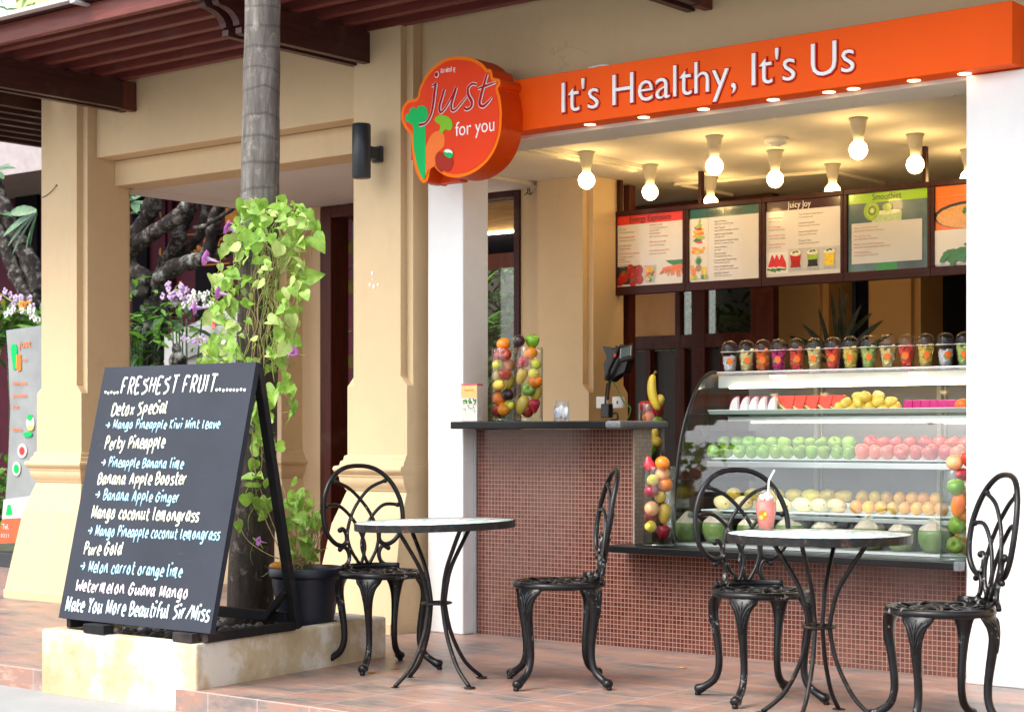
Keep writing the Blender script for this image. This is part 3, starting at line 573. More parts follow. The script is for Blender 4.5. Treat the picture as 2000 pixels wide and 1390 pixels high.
just = [([(335,352),(362,345),(385,318)], (.004, .006)), ([(378,325),(362,450),(347,570),(322,660),(275,728),(210,745)], (.008, .009, .008, .007, .006, .008)),
        ([(465,385),(440,470),(415,560),(425,618),(470,580),(530,480),(585,365)], (.007, .008, .008, .006, .005, .007)), ([(585,365),(560,450),(535,540),(543,598),(580,588),(640,520),(690,455)], (.007, .008, .007, .005, .003)),
        ([(788,340),(740,335),(702,380),(708,450),(740,510),(735,560),(695,588),(668,578)], (.005, .007, .009, .007, .007)), ([(895,230),(860,350),(827,470),(820,540),(858,557),(905,515),(942,470)], (.006, .009, .009, .007, .003)), ([(800,382),(880,352),(982,318)], (.004, .007, .003))]
r1, r2 = MB(), MB()
for pts, w in just:
    stroke(r1, pts, [x*.95 for x in w], .002, .0105, lz, LY); stroke(r2, pts, [x+.0045 for x in w], .0016, .0075, lz, LY)
for mb_, r_, h_ in ((r1, .0125, .0105), (r2, .0165, .0075)):
    p = lz(385, 240); mb_.ball((p[0], LY-h_, p[1]), (r_, .002, r_*1.05), 16, 8)
r2.build('script_outline', M['letter_white'], lg, world=True); r1.build('script_lettering', M['logo_dark_red'], lg, world=True)
q = MB(); a, b_ = lz(570, 865), lz(960, 815); text_into(q, "for you", fx(LY), a[0], a[1]+.004, b_[0]-a[0], .078, depth=.002, lift=.0035, offset=-.004); q.build('small_lettering', M['letter_white'], lg, world=True)
q = MB(); a, b_ = lz(418, 225), lz(565, 225); text_into(q, "\u0e08\u0e31\u0e2a \u0e1f\u0e2d\u0e23\u0e4c \u0e22\u0e39", fx(LY), a[0], a[1], b_[0]-a[0], .024, depth=.0015, lift=.0035, offset=.004); q.build('thai_lettering', M['letter_white'], lg, world=True)

# ================================================================== lamps
wl = thing('wall_lamp', 'black cylinder up and down wall lamp on the middle pillar, lit at its foot', 'lamp', (-7.10, 7.27, 2.7))
q = MB(); LX = P(706, 293, 7.29).x; q.lathe([(.047, 2.55), (.053, 2.555), (.053, 2.85), (.047, 2.856), (.044, 2.85), (.044, 2.60)], 28, (LX, 7.29, 0)); q.build('lamp_body', M['dark_metal'], wl, world=True)
q = MB(); q.box(LX-.03, LX+.03, 7.335, 7.405, 2.665, 2.735); q.box(LX-.035, LX+.035, 7.406, 7.434, 2.655, 2.745); q.build('bracket', M['dark_metal'], wl, world=True, bevel=.004)
q = MB(); q.lathe([(.0005, 2.566), (.042, 2.567)], 20, (LX, 7.29, 0)); q.build('lamp_lens', M['lamp_glow'], wl, world=True)
proto = None; nm = ('front row', 'middle row', 'rear row'); px_ = ('leftmost', 'central', 'rightmost')
for j, y in enumerate((8.66, 9.33, 10.03)):
    for i, x in enumerate((-6.47, -5.56, -4.645)):
        if proto is None:
            proto = thing('ceiling_bulb', '', 'light bulb', (x, y, 2.812), 0, 'bulbs on the stall ceiling')
            q = MB(); q.lathe([(.052, -.001), (.052, -.008), (.046, -.014), (.036, -.075), (.028, -.095), (.026, -.125)], 24); q.build('bulb_holder', M['holder'], proto)
            q = MB(); q.lathe([(.0005, -.226), (.020, -.221), (.037, -.208), (.047, -.190), (.050, -.173), (.046, -.152), (.035, -.137), (.0255, -.127)], 20); q.build('bulb', M['bulb_glow'], proto); o = proto
        else: o = copy_tree(proto); o.location = (x, y, 2.812)
        o['label'] = f'{px_[i]} lit round bulb in the {nm[j]} on the stall ceiling'
t = thing('smoke_detector', 'small white round detector on the stall ceiling between the bulbs', 'detector', tuple(G(1516, 272, 2.812)))
q = MB(); q.lathe([(.07, 0), (.07, -.018), (.05, -.03), (.03, -.032), (.028, -.045), (.0005, -.046)], 24); q.build('detector_body', M['white_plastic'], t)
# ================================================================== counter
ctr = thing('juice_counter', 'L shaped stall counter clad in small red brown mosaic tiles with black stone tops', 'counter', (-5, 7.7, 0))
q = MB(); q.box(-6.478, -5.40, 7.63, 7.79, 0, 1.138); q.box(-5.3995, -3.4745, 7.63, 7.80, 0, .505); q.build('tiled_front', M['mosaic_red'], ctr, world=True)
q = MB(); q.box(-5.3985, -5.392, 7.632, 7.79, .506, 1.138); q.build('tiled_end', M['mosaic_beige'], ctr, world=True)
q = MB(); q.box(-6.478, -6.462, 7.618, 7.629, 0, 1.138); q.build('steel_edge', M['galvanised'], ctr, world=True)
q = MB(); q.box(-6.4785, -5.43, 7.42, 7.86, 1.14, 1.18); q.build('counter_top', M['granite_black'], ctr, world=True, bevel=.006)
q = MB(); q.box(-5.429, -5.33, 7.42, 7.86, 1.14, 1.18); q.build('top_end', M['granite_grey'], ctr, world=True, bevel=.012)
q = MB(); q.box(-5.40, -3.4745, 7.425, 8.42, .507, .542); q.box(-5.44, -5.401, 7.425, 7.628, .507, .542); q.build('ledge', M['granite_black'], ctr, world=True, bevel=.005)
q = MB(); q.box(-3.50, -3.4735, 7.40, 7.469, .503, .545); q.build('ledge_end', M['granite_grey'], ctr, world=True, bevel=.004)

# ================================================================== display case
case = thing('display_case', 'curved glass fruit display case on the black stone ledge', 'display case', (-4.3, 8.0, .543))
CX0, CX1 = -5.15, -3.50
prof = [(7.635, .55), (7.639, .764), (7.681, 1.0), (7.733, 1.158), (7.80, 1.277), (7.872, 1.367), (7.946, 1.419), (8.03, 1.436)]
pr_ = [(v.x, v.y) for v in catmull([Vector((a, b, 0)) for a, b in prof], 5)]
q = MB(); vs = []; n = len(pr_)
for i, (a, b) in enumerate(pr_):
    t = Vector(pr_[min(i+1, n-1)])-Vector(pr_[max(i-1, 0)]); t.normalize(); na, nb = t.y*.006, -t.x*.006
    vs += [(CX0+.012, a, b), (CX1, a, b), (CX1, a+na, b+nb), (CX0+.012, a+na, b+nb)]
fs = []
for i in range(n-1):
    for k in range(4):
        l = (k+1) % 4; fs.append((i*4+k, i*4+l, (i+1)*4+l, (i+1)*4+k))
fs += [(3, 2, 1, 0), (n*4-4, n*4-3, n*4-2, n*4-1)]
q.add(vs, fs, 0, False); o = q.build('front_glass', M['case_glass'], case, world=True)
q = MB(); sp = [(a+.01, b) for a, b in pr_]+[(8.36, 1.436), (8.36, .55)]; q.prism(sp, lambda a, b, h: (h, a, b), CX0+.002, CX0+.008); q.build('side_glass', M['case_glass'], case, world=True)
q = MB(); q.tube([Vector((CX0+.004, a-.004, b)) for a, b in pr_], (.012, .007), 8, up=(1, 0, 0)); q.build('edge_trim', M['black_plastic'], case, world=True)
q = MB(); q.box(CX0, CX1, 8.028, 8.37, 1.425, 1.440); q.build('top_shelf', M['steel'], case, world=True, bevel=.003)
q = MB(); q.box(CX0+.02, CX1, 8.03, 8.05, 1.355, 1.420); q.build('light_housing', M['galvanised'], case, world=True)
q = MB(); q.box(CX0+.10, CX1, 8.008, 8.028, 1.350, 1.360); q.build('light_strip', M['strip_glow'], case, world=True)
q = MB(); q.box(CX0+.01, CX1, 8.35, 8.37, .56, 1.424); q.build('back_panel', M['back_sheet'], case, world=True)
q = MB()
for x in (-4.72, -4.02): q.box(x-.012, x+.012, 8.335, 8.349, .56, 1.42); q.box(x+.03, x+.036, 8.335, 8.349, .56, 1.42)
q.build('back_rail', M['cream_plastic'], case, world=True)
q = MB(); q.box(CX0+.01, CX1, 7.65, 8.35, .544, .556); q.build('floor_panel', M['galvanised'], case, world=True)
q = MB()
for z, y0 in ((1.205, 7.83), (.975, 7.735), (.712, 7.70)): q.box(CX0+.03, CX1, y0, 8.33, z, z+.008)
q.build('glass_shelf', M['shelf_glass'], case, world=True)
q = MB()
for z, y0 in ((1.160, 7.90),): q.box(CX0+.16, CX1, y0, y0+.03, z+.018, z+.042)
q.box(CX0+.12, CX1, 7.76, 7.772, .945, .972); q.box(CX0+.03, CX1, 7.72, 7.735, .688, .709); q.build('shelf_rail', M['steel'], case, world=True, bevel=.002)
q = MB(); q.box(CX0+.30, CX1, 7.902, 7.925, 1.168, 1.176); q.build('shelf_light', M['strip_glow'], case, world=True)
q = MB(); q.box(CX0+.03, CX0+.06, 7.80, 8.33, .557, .60)
for z in (.60, .86, 1.10): q.box(CX0+.03, CX0+.06, 7.86, 8.33, z, z+.03)
q.build('side_bracket', M['black_plastic'], case, world=True)

# ================================================================== fruit prototypes
def bump_r(seg, amp, n): return lambda a, z: 1+amp*cos(n*a)
def fruit_mesh(kind):
    q = MB(); s = []
    if kind == 'apple':
        pf = [(.0005, -.80), (.16, -.86), (.34, -.84), (.58, -.68), (.80, -.35), (.95, .0), (1, .3), (.95, .6), (.78, .82), (.52, .93), (.30, .90), (.14, .78), (.0005, .66)]
        q.lathe(pf, 20, sq=bump_r(20, .025, 5)); s = ('stem', [(0, 0, .66), (.05, .02, .9), (.14, .05, 1.08)], .035, 'stem_brown')
    elif kind in ('orange', 'persimmon', 'plum', 'mangosteen'):
        fl = .92 if kind != 'persimmon' else .78
        pf = [(max(sin(pi*i/12), .0005), -cos(pi*i/12)*fl) for i in range(13)]; pf[-1] = (.0005, fl*.94)
        q.lathe(pf, 20)
        s = ('calyx', None, 0, 'calyx') if kind in ('persimmon', 'mangosteen') else ('stem', [(0, 0, fl*.92), (0, 0, fl*1.0)], .07, 'stem_green')
    elif kind == 'mango':
        pf = [(.0005, -1.42), (.25, -1.36), (.55, -1.10), (.82, -.62), (.96, -.1), (.98, .35), (.86, .85), (.6, 1.2), (.3, 1.36), (.0005, 1.42)]
        b = MB(); b.lathe(pf, 18); q.add([(v[0]*.92+.16*sin(v[2]*1.1), v[1]*.80, v[2]) for v in b.v], b.f, 0, True); s = ('stem', [(0.14, 0, 1.38), (.16, 0, 1.5)], .07, 'stem_brown')
    elif kind == 'lemon':
        pf = [(.0005, -1.22), (.10, -1.18), (.22, -1.06), (.55, -.86), (.85, -.45), (.96, 0), (.85, .45), (.55, .86), (.22, 1.06), (.12, 1.16), (.0005, 1.2)]
        q.lathe(pf, 18)
    elif kind == 'rose_apple':
        pf = [(.0005, -.95), (.25, -1.0), (.5, -1.02), (.78, -.85), (.92, -.5), (.88, -.1), (.72, .3), (.5, .7), (.36, 1.0), (.22, 1.15), (.0005, 1.2)]
        q.lathe(pf, 18, sq=bump_r(18, .05, 4)); s = ('stem', [(0, 0, 1.15), (.05, 0, 1.38)], .07, 'stem_green')
    elif kind == 'banana':
        pts = [Vector((.75*cos(a)-.75, 0, 1.7*sin(a))) for a in [radians(x) for x in range(-62, 63, 9)]]
        m_ = len(pts); rs = [(.10 if i in (0,) else .16 if i == m_-1 else .40*math.sqrt(max(0.06, 1-((i-m_/2+.5)/(m_/2))**2*.85))) for i in range(m_)]
        q.tube(pts, rs, 7); s = ('tip', [pts[-1], pts[-1]+Vector((-.25, 0, .28))], .12, 'banana_tip')
    me_b = q.v and q
    return q, s
FR = {}
def fruit_proto(kind, mat, r, name):
    q, s = fruit_mesh(kind); q.v = [(x*r, y*r, z*r) for x, y, z in q.v]
    me = q.mesh(name, [M[mat]]); sm_ = None
    if s:
        w = MB()
        if s[1] is None:
            top = .74*r if kind == 'persimmon' else .86*r
            for k in range(4):
                a = pi/2*k+.3; d = Vector((cos(a), sin(a), 0)); w.ball(d*(.30*r)+Vector((0, 0, top)), (.30*r, .30*r, .07*r), 8, 5)
            w.tube([(0, 0, top), (0, 0, top+.22*r)], .09*r, 6)
        else: w.tube([Vector(p)*r for p in s[1]], s[2]*r, 6)
        sm_ = (s[0], w.mesh(s[0], [M[s[3]]]))
    return name, me, sm_
def fruit(key, label, loc, rot=(0, 0, 0), group=None, scale=1):
    kind, mat, r, name, cat = KINDS[key]
    if key not in FR: FR[key] = fruit_proto(kind, mat, r, name)
    n_, me, st = FR[key]
    o = bpy.data.objects.new(n_, me); COL.objects.link(o); o.location = loc; o.rotation_euler = rot; o.scale = (scale,)*3
    if st:
        c = bpy.data.objects.new(st[0], st[1]); COL.objects.link(c); c.parent = o
    return tag(o, label, cat, group)
KINDS = dict(ga=('apple', 'apple_green', .0345, 'green_apple', 'apple'), ra=('apple', 'apple_red', .0345, 'red_apple', 'apple'), ba=('apple', 'apple_blush', .034, 'blush_apple', 'apple'), sga=('apple', 'apple_green', .0315, 'green_apple', 'apple'), sba=('apple', 'apple_blush', .0335, 'blush_apple', 'apple'), sra=('apple', 'apple_red', .033, 'red_apple', 'apple'),
    o=('orange', 'orange', .0335, 'orange', 'orange'), t=('orange', 'tangerine', .030, 'tangerine', 'tangerine'), my=('mango', 'mango_yellow', .030, 'yellow_mango', 'mango'), mp=('mango', 'mango_pale', .040, 'pale_mango', 'mango'), mo=('mango', 'mango_yellow', .033, 'yellow_mango', 'mango'), mr=('mango', 'mango_red', .034, 'red_mango', 'mango'),
    l=('lemon', 'lemon', .028, 'lemon', 'lemon'), li=('orange', 'lime_fruit', .028, 'yellow_lime', 'lime'), rs=('rose_apple', 'rose_apple', .030, 'rose_apple', 'rose apple'), pe=('orange', 'peach', .034, 'peach', 'peach'), gu=('lemon', 'guava', .027, 'guava', 'guava'), pl=('plum', 'plum', .031, 'plum', 'plum'), ms=('mangosteen', 'mangosteen', .030, 'mangosteen', 'mangosteen'), bn=('banana', 'banana', .060, 'banana', 'banana'), pm=('persimmon', 'persimmon', .034, 'persimmon', 'persimmon'))
# ================================================================== tall square vases full of fruit
def vase(label, cx, cy, z0, w, h, fr, group=None):
    t = thing('glass_vase', label, 'vase', (cx, cy, z0), 0, 'clear glass vases of fruit'); Rv = Vector((CY, SY, 0)); Fv = Vector((-SY, CY, 0)); dist = Vector((cx, cy, 0)).dot(Fv); uc = 1000+FPX*Vector((cx, cy, 0)).dot(Rv)/dist
    k = w/2; g = .0035; q = MB(); q.lathe([(k, .0145), (k, h-.001), (k-.001, h), (k-g+.001, h), (k-g, h-.001), (k-g, .0145)], 40); q.build('vase_wall', M['clear_glass'], t)
    q = MB(); q.lathe([(k-.002, 0), (k, .002), (k, .0135), (.0005, .0135)], 40); q.build('vase_base', M['shelf_glass'], t)
    for i, (key, u, v, lab, rot) in enumerate(fr):
        r = KINDS[key][2]*1.14; lim = max(.004, k-g-r*.98); lat = (u-uc)/FPX*dist; z = EYE+(ROW0-v)/FPX*dist
        if z < z0+h-.01: lat = min(max(lat, -lim), lim)
        dp = min(lim, .028)*(1 if 'hidden' in lab or 'behind' in lab else (-1 if i % 2 else .2))
        c_ = Vector((cx, cy, 0))+Rv*lat+Fv*dp
        fruit(key, lab, (c_.x, c_.y, max(z, z0+.0145+r)), tuple(radians(a) for a in rot), None, 1.14)
pa, pb = P(979, 800, 7.55), P(1032, 800, 7.56)
vase('left one of two clear round vases of fruit on the black counter top', pa.x, 7.57, 1.181, .132, .40, [
 ('o', 983, 672, 'orange poking out of the top of the left counter vase', (20, 0, 0)), ('sra', 987, 693, 'large red apple just below the orange at the top of the left counter vase', (60, 30, 0)),
 ('sra', 965, 698, 'small red apple at the upper left corner of the left counter vase', (0, 40, 0)), ('li', 968, 713, 'greenish yellow lime at the left of the left counter vase, upper part', (30, 20, 0)),
 ('pe', 994, 712, 'blushing peach at the right of the left counter vase, upper part', (0, 60, 0)), ('rs', 985, 731, 'deep red rose apple halfway up the left counter vase', (80, 50, 0)),
 ('gu', 965, 734, 'pale guava half hidden at the left edge of the left counter vase', (10, 0, 0)), ('my', 970, 752, 'pale yellow mango lying at the left of the left counter vase', (20, 70, 0)),
 ('my', 996, 747, 'yellow mango at the right of the left counter vase behind the rose apple', (0, 20, 0)), ('ms', 992, 771, 'dark mangosteen with green calyx in the lower part of the left counter vase', (-60, -30, 0)),
 ('o', 968, 778, 'orange at the left above the lowest orange of the left counter vase', (0, 30, 0)), ('o', 985, 799, 'lowest orange at the bottom of the left counter vase', (50, 0, 0)),
 ('sra', 966, 802, 'red apple mostly hidden behind the lowest orange of the left counter vase', (0, 0, 0)), ('li', 999, 792, 'yellow green lime at the bottom right of the left counter vase', (0, 0, 0))])
vase('right one of two clear round vases of fruit on the black counter top', P(1033, 800, 7.60).x, 7.60, 1.181, .152, .40, [
 ('ga', 1040, 667, 'bright green apple poking out of the top of the right counter vase', (10, 10, 0)), ('ms', 1014, 666, 'dark mangosteen with pale calyx sitting on top between the two counter vases', (10, -70, 20)),
 ('o', 1036, 689, 'orange under the top green apple of the right counter vase', (0, 0, 0)), ('rs', 1023, 706, 'pink red rose apple in the upper part of the right counter vase', (70, 40, 30)),
 ('li', 1046, 711, 'yellow green lime at the right of the right counter vase, upper part', (0, 0, 0)), ('l', 1042, 730, 'yellow lemon at the right of the right counter vase, halfway up', (20, 80, 10)),
 ('my', 1018, 734, 'yellow mango upright at the left of the right counter vase, halfway up', (0, 10, 60)), ('o', 1051, 745, 'orange at the right edge of the right counter vase', (0, 0, 0)),
 ('ga', 1033, 761, 'green apple lying in the middle of the right counter vase', (50, 60, 0)), ('my', 1048, 768, 'yellow mango half hidden behind the middle green apple of the right counter vase', (0, 0, 0)),
 ('mo', 1019, 791, 'long greenish yellow mango standing at the bottom left of the right counter vase', (0, 6, 30)), ('rs', 1044, 792, 'shiny red rose apple upside down at the bottom right of the right counter vase', (180, 0, 0)),
 ('sra', 1031, 803, 'red apple hidden at the bottom of the right counter vase', (0, 0, 0))])
pc = P(1286, 1000, 7.525)
vase('clear round vase of fruit on the black ledge, left of the display case', pc.x, 7.531, .543, .162, .405, [
 ('rs', 1268, 906, 'red rose apple with green stem on top of the ledge vase at the left', (8, -8, 0)), ('o', 1293, 904, 'orange on top of the ledge vase at the left beside the rose apple', (0, 30, 0)),
 ('pe', 1294, 925, 'peach below the top orange of the left ledge vase', (40, 0, 0)), ('l', 1274, 937, 'pale yellow lemon in the upper part of the left ledge vase', (60, 60, 0)),
 ('o', 1300, 946, 'orange at the right edge of the left ledge vase', (0, 0, 0)), ('pl', 1271, 958, 'dark red plum at the left of the left ledge vase', (0, 0, 0)),
 ('l', 1290, 970, 'bright yellow lemon in the middle of the left ledge vase', (20, 50, 0)), ('pe', 1270, 992, 'peach at the left of the left ledge vase below the plum', (0, 70, 0)),
 ('mo', 1298, 1003, 'long yellow mango standing at the right of the left ledge vase', (0, -8, 40)), ('l', 1270, 1027, 'deep yellow lemon at the lower left of the left ledge vase', (70, 80, 0)),
 ('sra', 1296, 1039, 'red apple at the bottom right of the left ledge vase', (0, 0, 0)), ('pl', 1272, 1008, 'dark plum hidden behind the peach of the left ledge vase', (0, 0, 0))])
pd = P(1874, 1000, 7.535)
vase('clear round vase of fruit on the black ledge, beside the white column', pd.x-.012, 7.532, .543, .150, .405, [
 ('pe', 1865, 903, 'pink peach on top of the right ledge vase', (0, 0, 0)), ('ra', 1891, 897, 'red apple on top of the right ledge vase against the white column', (0, 0, 0)),
 ('rs', 1878, 926, 'red rose apple lying in the upper part of the right ledge vase', (90, 50, 0)), ('ga', 1864, 952, 'green apple at the upper left of the right ledge vase', (20, 0, 0)),
 ('gu', 1886, 955, 'pale guava at the right of the right ledge vase', (0, 0, 0)), ('mr', 1869, 986, 'orange red mango standing in the middle of the right ledge vase', (0, 0, 20)),
 ('o', 1889, 1006, 'orange at the right of the right ledge vase beside the mango', (0, 0, 0)), ('ga', 1864, 1026, 'green apple below the mango of the right ledge vase', (0, 40, 0)),
 ('pm', 1884, 1045, 'orange persimmon with green calyx in the right ledge vase', (60, 50, 0)), ('ga', 1864, 1064, 'green apple at the very bottom of the right ledge vase', (70, 0, 0)), ('l', 1889, 1068, 'yellow lemon at the bottom right of the right ledge vase', (0, 0, 0))])
pe_ = P(1272, 850, 8.3)
vase('fruit vase standing in the shade behind the end of the counter', pe_.x, 8.3, .86, .15, .42, [
 ('bn', 1274, 766, 'banana standing up out of the vase behind the counter', (0, 8, 200)), ('my', 1286, 785, 'small yellow mango at the top of the vase behind the counter', (0, 25, 0)),
 ('sra', 1261, 795, 'dark red apple at the top left of the vase behind the counter', (0, 0, 0)), ('ra', 1290, 802, 'dark red apple at the right of the vase behind the counter', (0, 0, 0)),
 ('o', 1268, 815, 'orange in the middle of the vase behind the counter', (0, 0, 0)), ('ga', 1283, 826, 'green apple in the vase behind the counter', (0, 0, 0)),
 ('o', 1263, 837, 'orange at the lower left of the vase behind the counter', (0, 0, 0)), ('my', 1277, 850, 'yellow mango low in the vase behind the counter', (0, 0, 0)),
 ('t', 1282, 863, 'tangerine below the counter edge in the rear vase', (0, 0, 0)), ('sga', 1272, 878, 'green apple at the bottom of the vase behind the counter', (0, 0, 0))])
st = thing('vase_stand', 'dark stand under the fruit vase behind the counter', 'stand', (pe_.x, 8.3, .021))
q = MB(); q.box(-.16, .16, -.14, .14, .80, .838); q.build('stand_top', M['interior_dark'], st, bevel=.004)
for sx in (-.13, .13):
    for sy in (-.11, .11): q = MB(); q.box(sx-.02, sx+.02, sy-.02, sy+.02, 0, .799); q.build('leg', M['interior_dark'], st)

# ================================================================== fruit on the shelves
ORD = ['first', 'second', 'third', 'fourth', 'fifth', 'sixth', 'seventh', 'eighth', 'ninth', 'tenth', 'eleventh', 'twelfth', 'thirteenth', 'fourteenth']
def row(key, us, Y, zs, what, where, scale=1, tilt=38, group=None, flat=False, vref=870):
    r = KINDS[key][2]*scale; fl = {'apple': .84}.get(KINDS[key][0], .92)
    for i, u in enumerate(us):
        x = P(u, vref, Y).x
        rot = (radians(rnd.uniform(-tilt, tilt)), radians(rnd.uniform(-tilt, tilt)), rnd.uniform(0, 6.28))
        if flat: rot = (radians(90+rnd.uniform(-8, 8)), radians(rnd.uniform(-20, 20)), radians(flat+rnd.uniform(-15, 15)))
        hh = r*(.78 if flat else fl)
        fruit(key, f'{ORD[i]} {what} from the left in {where}', (x, Y+rnd.uniform(-.006, .006), zs+hh), rot, group, scale*rnd.uniform(.93, 1.05))
z7 = lambda zx: 1200+zx/2.857
S2 = .984
q = MB(); q.box(-5.02, -3.51, 7.70+.09, 7.90, S2, S2+.004); tag(q.build('white_tray', M['tray_white']), 'flat white tray under the front row of apples in the display case', 'tray')
row('ga', [z7(x) for x in (555, 628, 697, 765, 835, 905, 970, 1040, 1102, 1170, 1240, 1306)], 7.835, S2+.004, 'green apple', 'the front apple row of the display case', 1.07)
q = MB(); q.box(-5.02, -3.51, 7.915, 8.30, S2, S2+.045); tag(q.build('raised_tray', M['tray_white'], bevel=.004), 'raised white tray under the rear apples in the display case', 'tray')
row('ga', [z7(x) for x in (612, 685, 748, 815, 880, 950, 1030, 1095, 1162, 1232, 1308)], 7.955, S2+.045, 'green apple', 'the rear apple row of the display case', 1.07)
row('ra', [z7(x) for x in (1425, 1500, 1580, 1657, 1736, 1815, 1890, 1962)], 7.955, S2+.045, 'red apple', 'the rear apple row of the display case', 1.13)
row('ba', [z7(x) for x in (1385, 1457, 1527, 1604, 1685, 1765, 1845, 1925)], 7.835, S2+.004, 'blush red apple', 'the front apple row of the display case', 1.15)
S3 = .721
q = MB(); q.box(-5.05, -3.51, 7.74, 7.90, S3, S3+.006); tag(q.build('white_tray', M['tray_white']), 'flat white tray under the front row of mangoes on the lowest glass shelf', 'tray')
q = MB(); q.box(-5.05, -3.51, 7.915, 8.30, S3, S3+.05); tag(q.build('raised_tray', M['tray_white'], bevel=.004), 'raised white tray under the rear mangoes on the lowest glass shelf', 'tray')
row('mp', [z7(x) for x in (600, 715, 830, 935, 1045, 1140, 1235)], 7.815, S3+.006, 'glare-paled mango', 'the front mango row of the display case', 1.12, flat=55)
row('mo', [z7(x) for x in (660, 770, 890, 1000, 1095, 1185, 1275)], 7.96, S3+.05, 'orange yellow mango', 'the rear mango row of the display case', 1.25, flat=60)
row('t', [z7(x) for x in (1350, 1420, 1490, 1558, 1625, 1692, 1760, 1828)], 7.82, S3+.006, 'tangerine', 'the front tangerine row of the display case', 1.14)
row('t', [z7(x) for x in (1385, 1455, 1525, 1595, 1662, 1730, 1800)], 7.955, S3+.05, 'tangerine', 'the rear tangerine row of the display case', 1.14)
# coconuts: trimmed to a pale point
def coconut(label, u, Y, s):
    x = P(u, 1050, Y).x; t = thing('coconut', label, 'coconut', (x, Y, .557), rnd.uniform(0, 1.5), 'trimmed coconuts on the floor of the display case'); t.scale = (s,)*3
    q = MB(); q.lathe([(.045, 0), (.066, .02), (.078, .055), (.080, .085), (.076, .105)], 12); q.build('husk', M['coconut_green'], t)
    q = MB(); q.lathe([(.0745, .1055), (.072, .112), (.016, .168), (.0005, .172)], 7, smooth=False); q.build('trimmed_top', M['coconut_white'], t)
for i, (u, Y) in enumerate(((1345, 7.76), (1402, 7.75), (1468, 7.76), (1545, 7.76), (1612, 7.77), (1698, 7.75), (1762, 7.76), (1826, 7.75))):
    coconut(f'{ORD[i]} trimmed green coconut from the left on the floor of the display case', u, Y, .93+.07*(i % 2))
# cut fruit on the white tray of the upper shelf
S1 = 1.236
a, b = P(1384, 805, 7.86).x, -3.51
t = thing('long_white_tray', 'long white tray of cut fruit on the upper shelf of the display case', 'tray', ((a+b)/2, 8.0, 1.214))
q = MB(); q.box(a+.02-t.location.x, b-t.location.x, -.13, .25, .0, .006); q.build('tray_floor', M['tray_white'], t)
q = MB(); q.prism([(-.15, .020), (-.13, .0), (-.125, .004), (-.145, .023)], lambda y, z, h: (h-t.location.x, y, z), a, b); q.build('tray_lip', M['tray_white'], t)
Z = 1.2205
for i, u in enumerate((1434, 1454, 1471, 1488, 1508)):
    x = P(u, 790, 7.97).x; t = thing('dragon_fruit_slice', f'{ORD[i]} white dragon fruit slice from the left on the upper tray', 'dragon fruit', (x, 7.97, Z), radians(-14), 'white dragon fruit slices')
    arc = [(.045*sin(k/10*pi/2*1.0), .082*cos(k/10*pi/2)) for k in range(11)]
    ol2 = [(0-.02, 0)]+[(-.02+.052*sin(pi*k/12)+.02*k/12*0, .085*(1-k/12)) for k in range(13)][::1]
    ol2 = [(.03, 0), (.03, .070)]+[(.03-.058*sin(pi/2*k/8), .082*cos(pi/2*k/8)+.002) for k in range(9)]
    q = MB(); q.prism(ol2, lambda a, b, h: (a, h, b), -.008, .008); q.build('flesh', M['flesh_white'], t)
    q = MB(); q.tube([Vector((.03-.059*sin(pi/2*k/8), 0, .083*cos(pi/2*k/8)+.003)) for k in range(9)], (.004, .0095), 6, up=(0, 1, 0)); q.build('rind', M['skin_pink'], t)
for i, u in enumerate((1530, 1553, 1579, 1606, 1628)):
    x = P(u, 790, 7.98).x; t = thing('watermelon_wedge', f'{ORD[i]} watermelon wedge from the left on the upper tray', 'watermelon', (x, 7.985-.004*i, Z), radians(-8), 'watermelon wedges'); 
    tilt = -.35
    pts = [(-.05+.1*k/8, .088-.0*k) for k in range(9)]
    q = MB(); q.prism([(-.055, .087), (.055, .086), (.062, .078), (.050, .006), (.044, .006), (.006, .030), (-.030, .058)], lambda a, b, h: (a, h+.25*b, b), -.012, .012); q.build('flesh', M['flesh_red'], t)
    rr_ = catmull([Vector((-.07, .018, .085)), Vector((-.045, .012, .055)), Vector((.0, .006, .024)), Vector((.044, 0, .004))], 5)
    q = MB(); q.tube(rr_, (.0035, .0128), 6, up=(0, 1, .2)); q.build('pale_rind', M['flesh_pale'], t)
    q = MB(); q.tube([p+Vector((-.005, 0, -.003)) for p in rr_], (.0035, .0132), 6, up=(0, 1, .2)); q.build('green_skin', M['skin_green'], t)
pil = [(1642, 0), (1662, 0), (1682, 0), (1703, 0), (1724, 0), (1744, 0), (1655, 1), (1676, 1), (1697, 1), (1718, 1), (1738, 1), (1672, 2), (1692, 2), (1714, 2)]
pme = []
for v_ in range(3):
    q = MB(); q.lathe([(.0005, -.020), (.024, -.019), (.033, -.006), (.034, .006), (.024, .017), (.0005, .020)], 14, sq=lambda a, z: 1+.10*sin(7*a+v_*2)+.08*sin(3*a+v_)); pme.append(q.mesh('pineapple_chunk', [M['flesh_yellow']]))
for i, (u, l) in enumerate(pil):
    o = bpy.data.objects.new('pineapple_chunk', pme[i % 3]); COL.objects.link(o); o.location = (P(u, 790, 7.97).x, 7.955+.02*(i % 3), Z+.022+.028*l); o.rotation_euler = (rnd.uniform(-.9, .9), rnd.uniform(-.6, .6), rnd.uniform(0, 6)); o.scale = (1, .8, 1.05)
    tag(o, 'frilled yellow pineapple chunk in the heap on the upper tray', 'pineapple', 'heaped pineapple chunks')
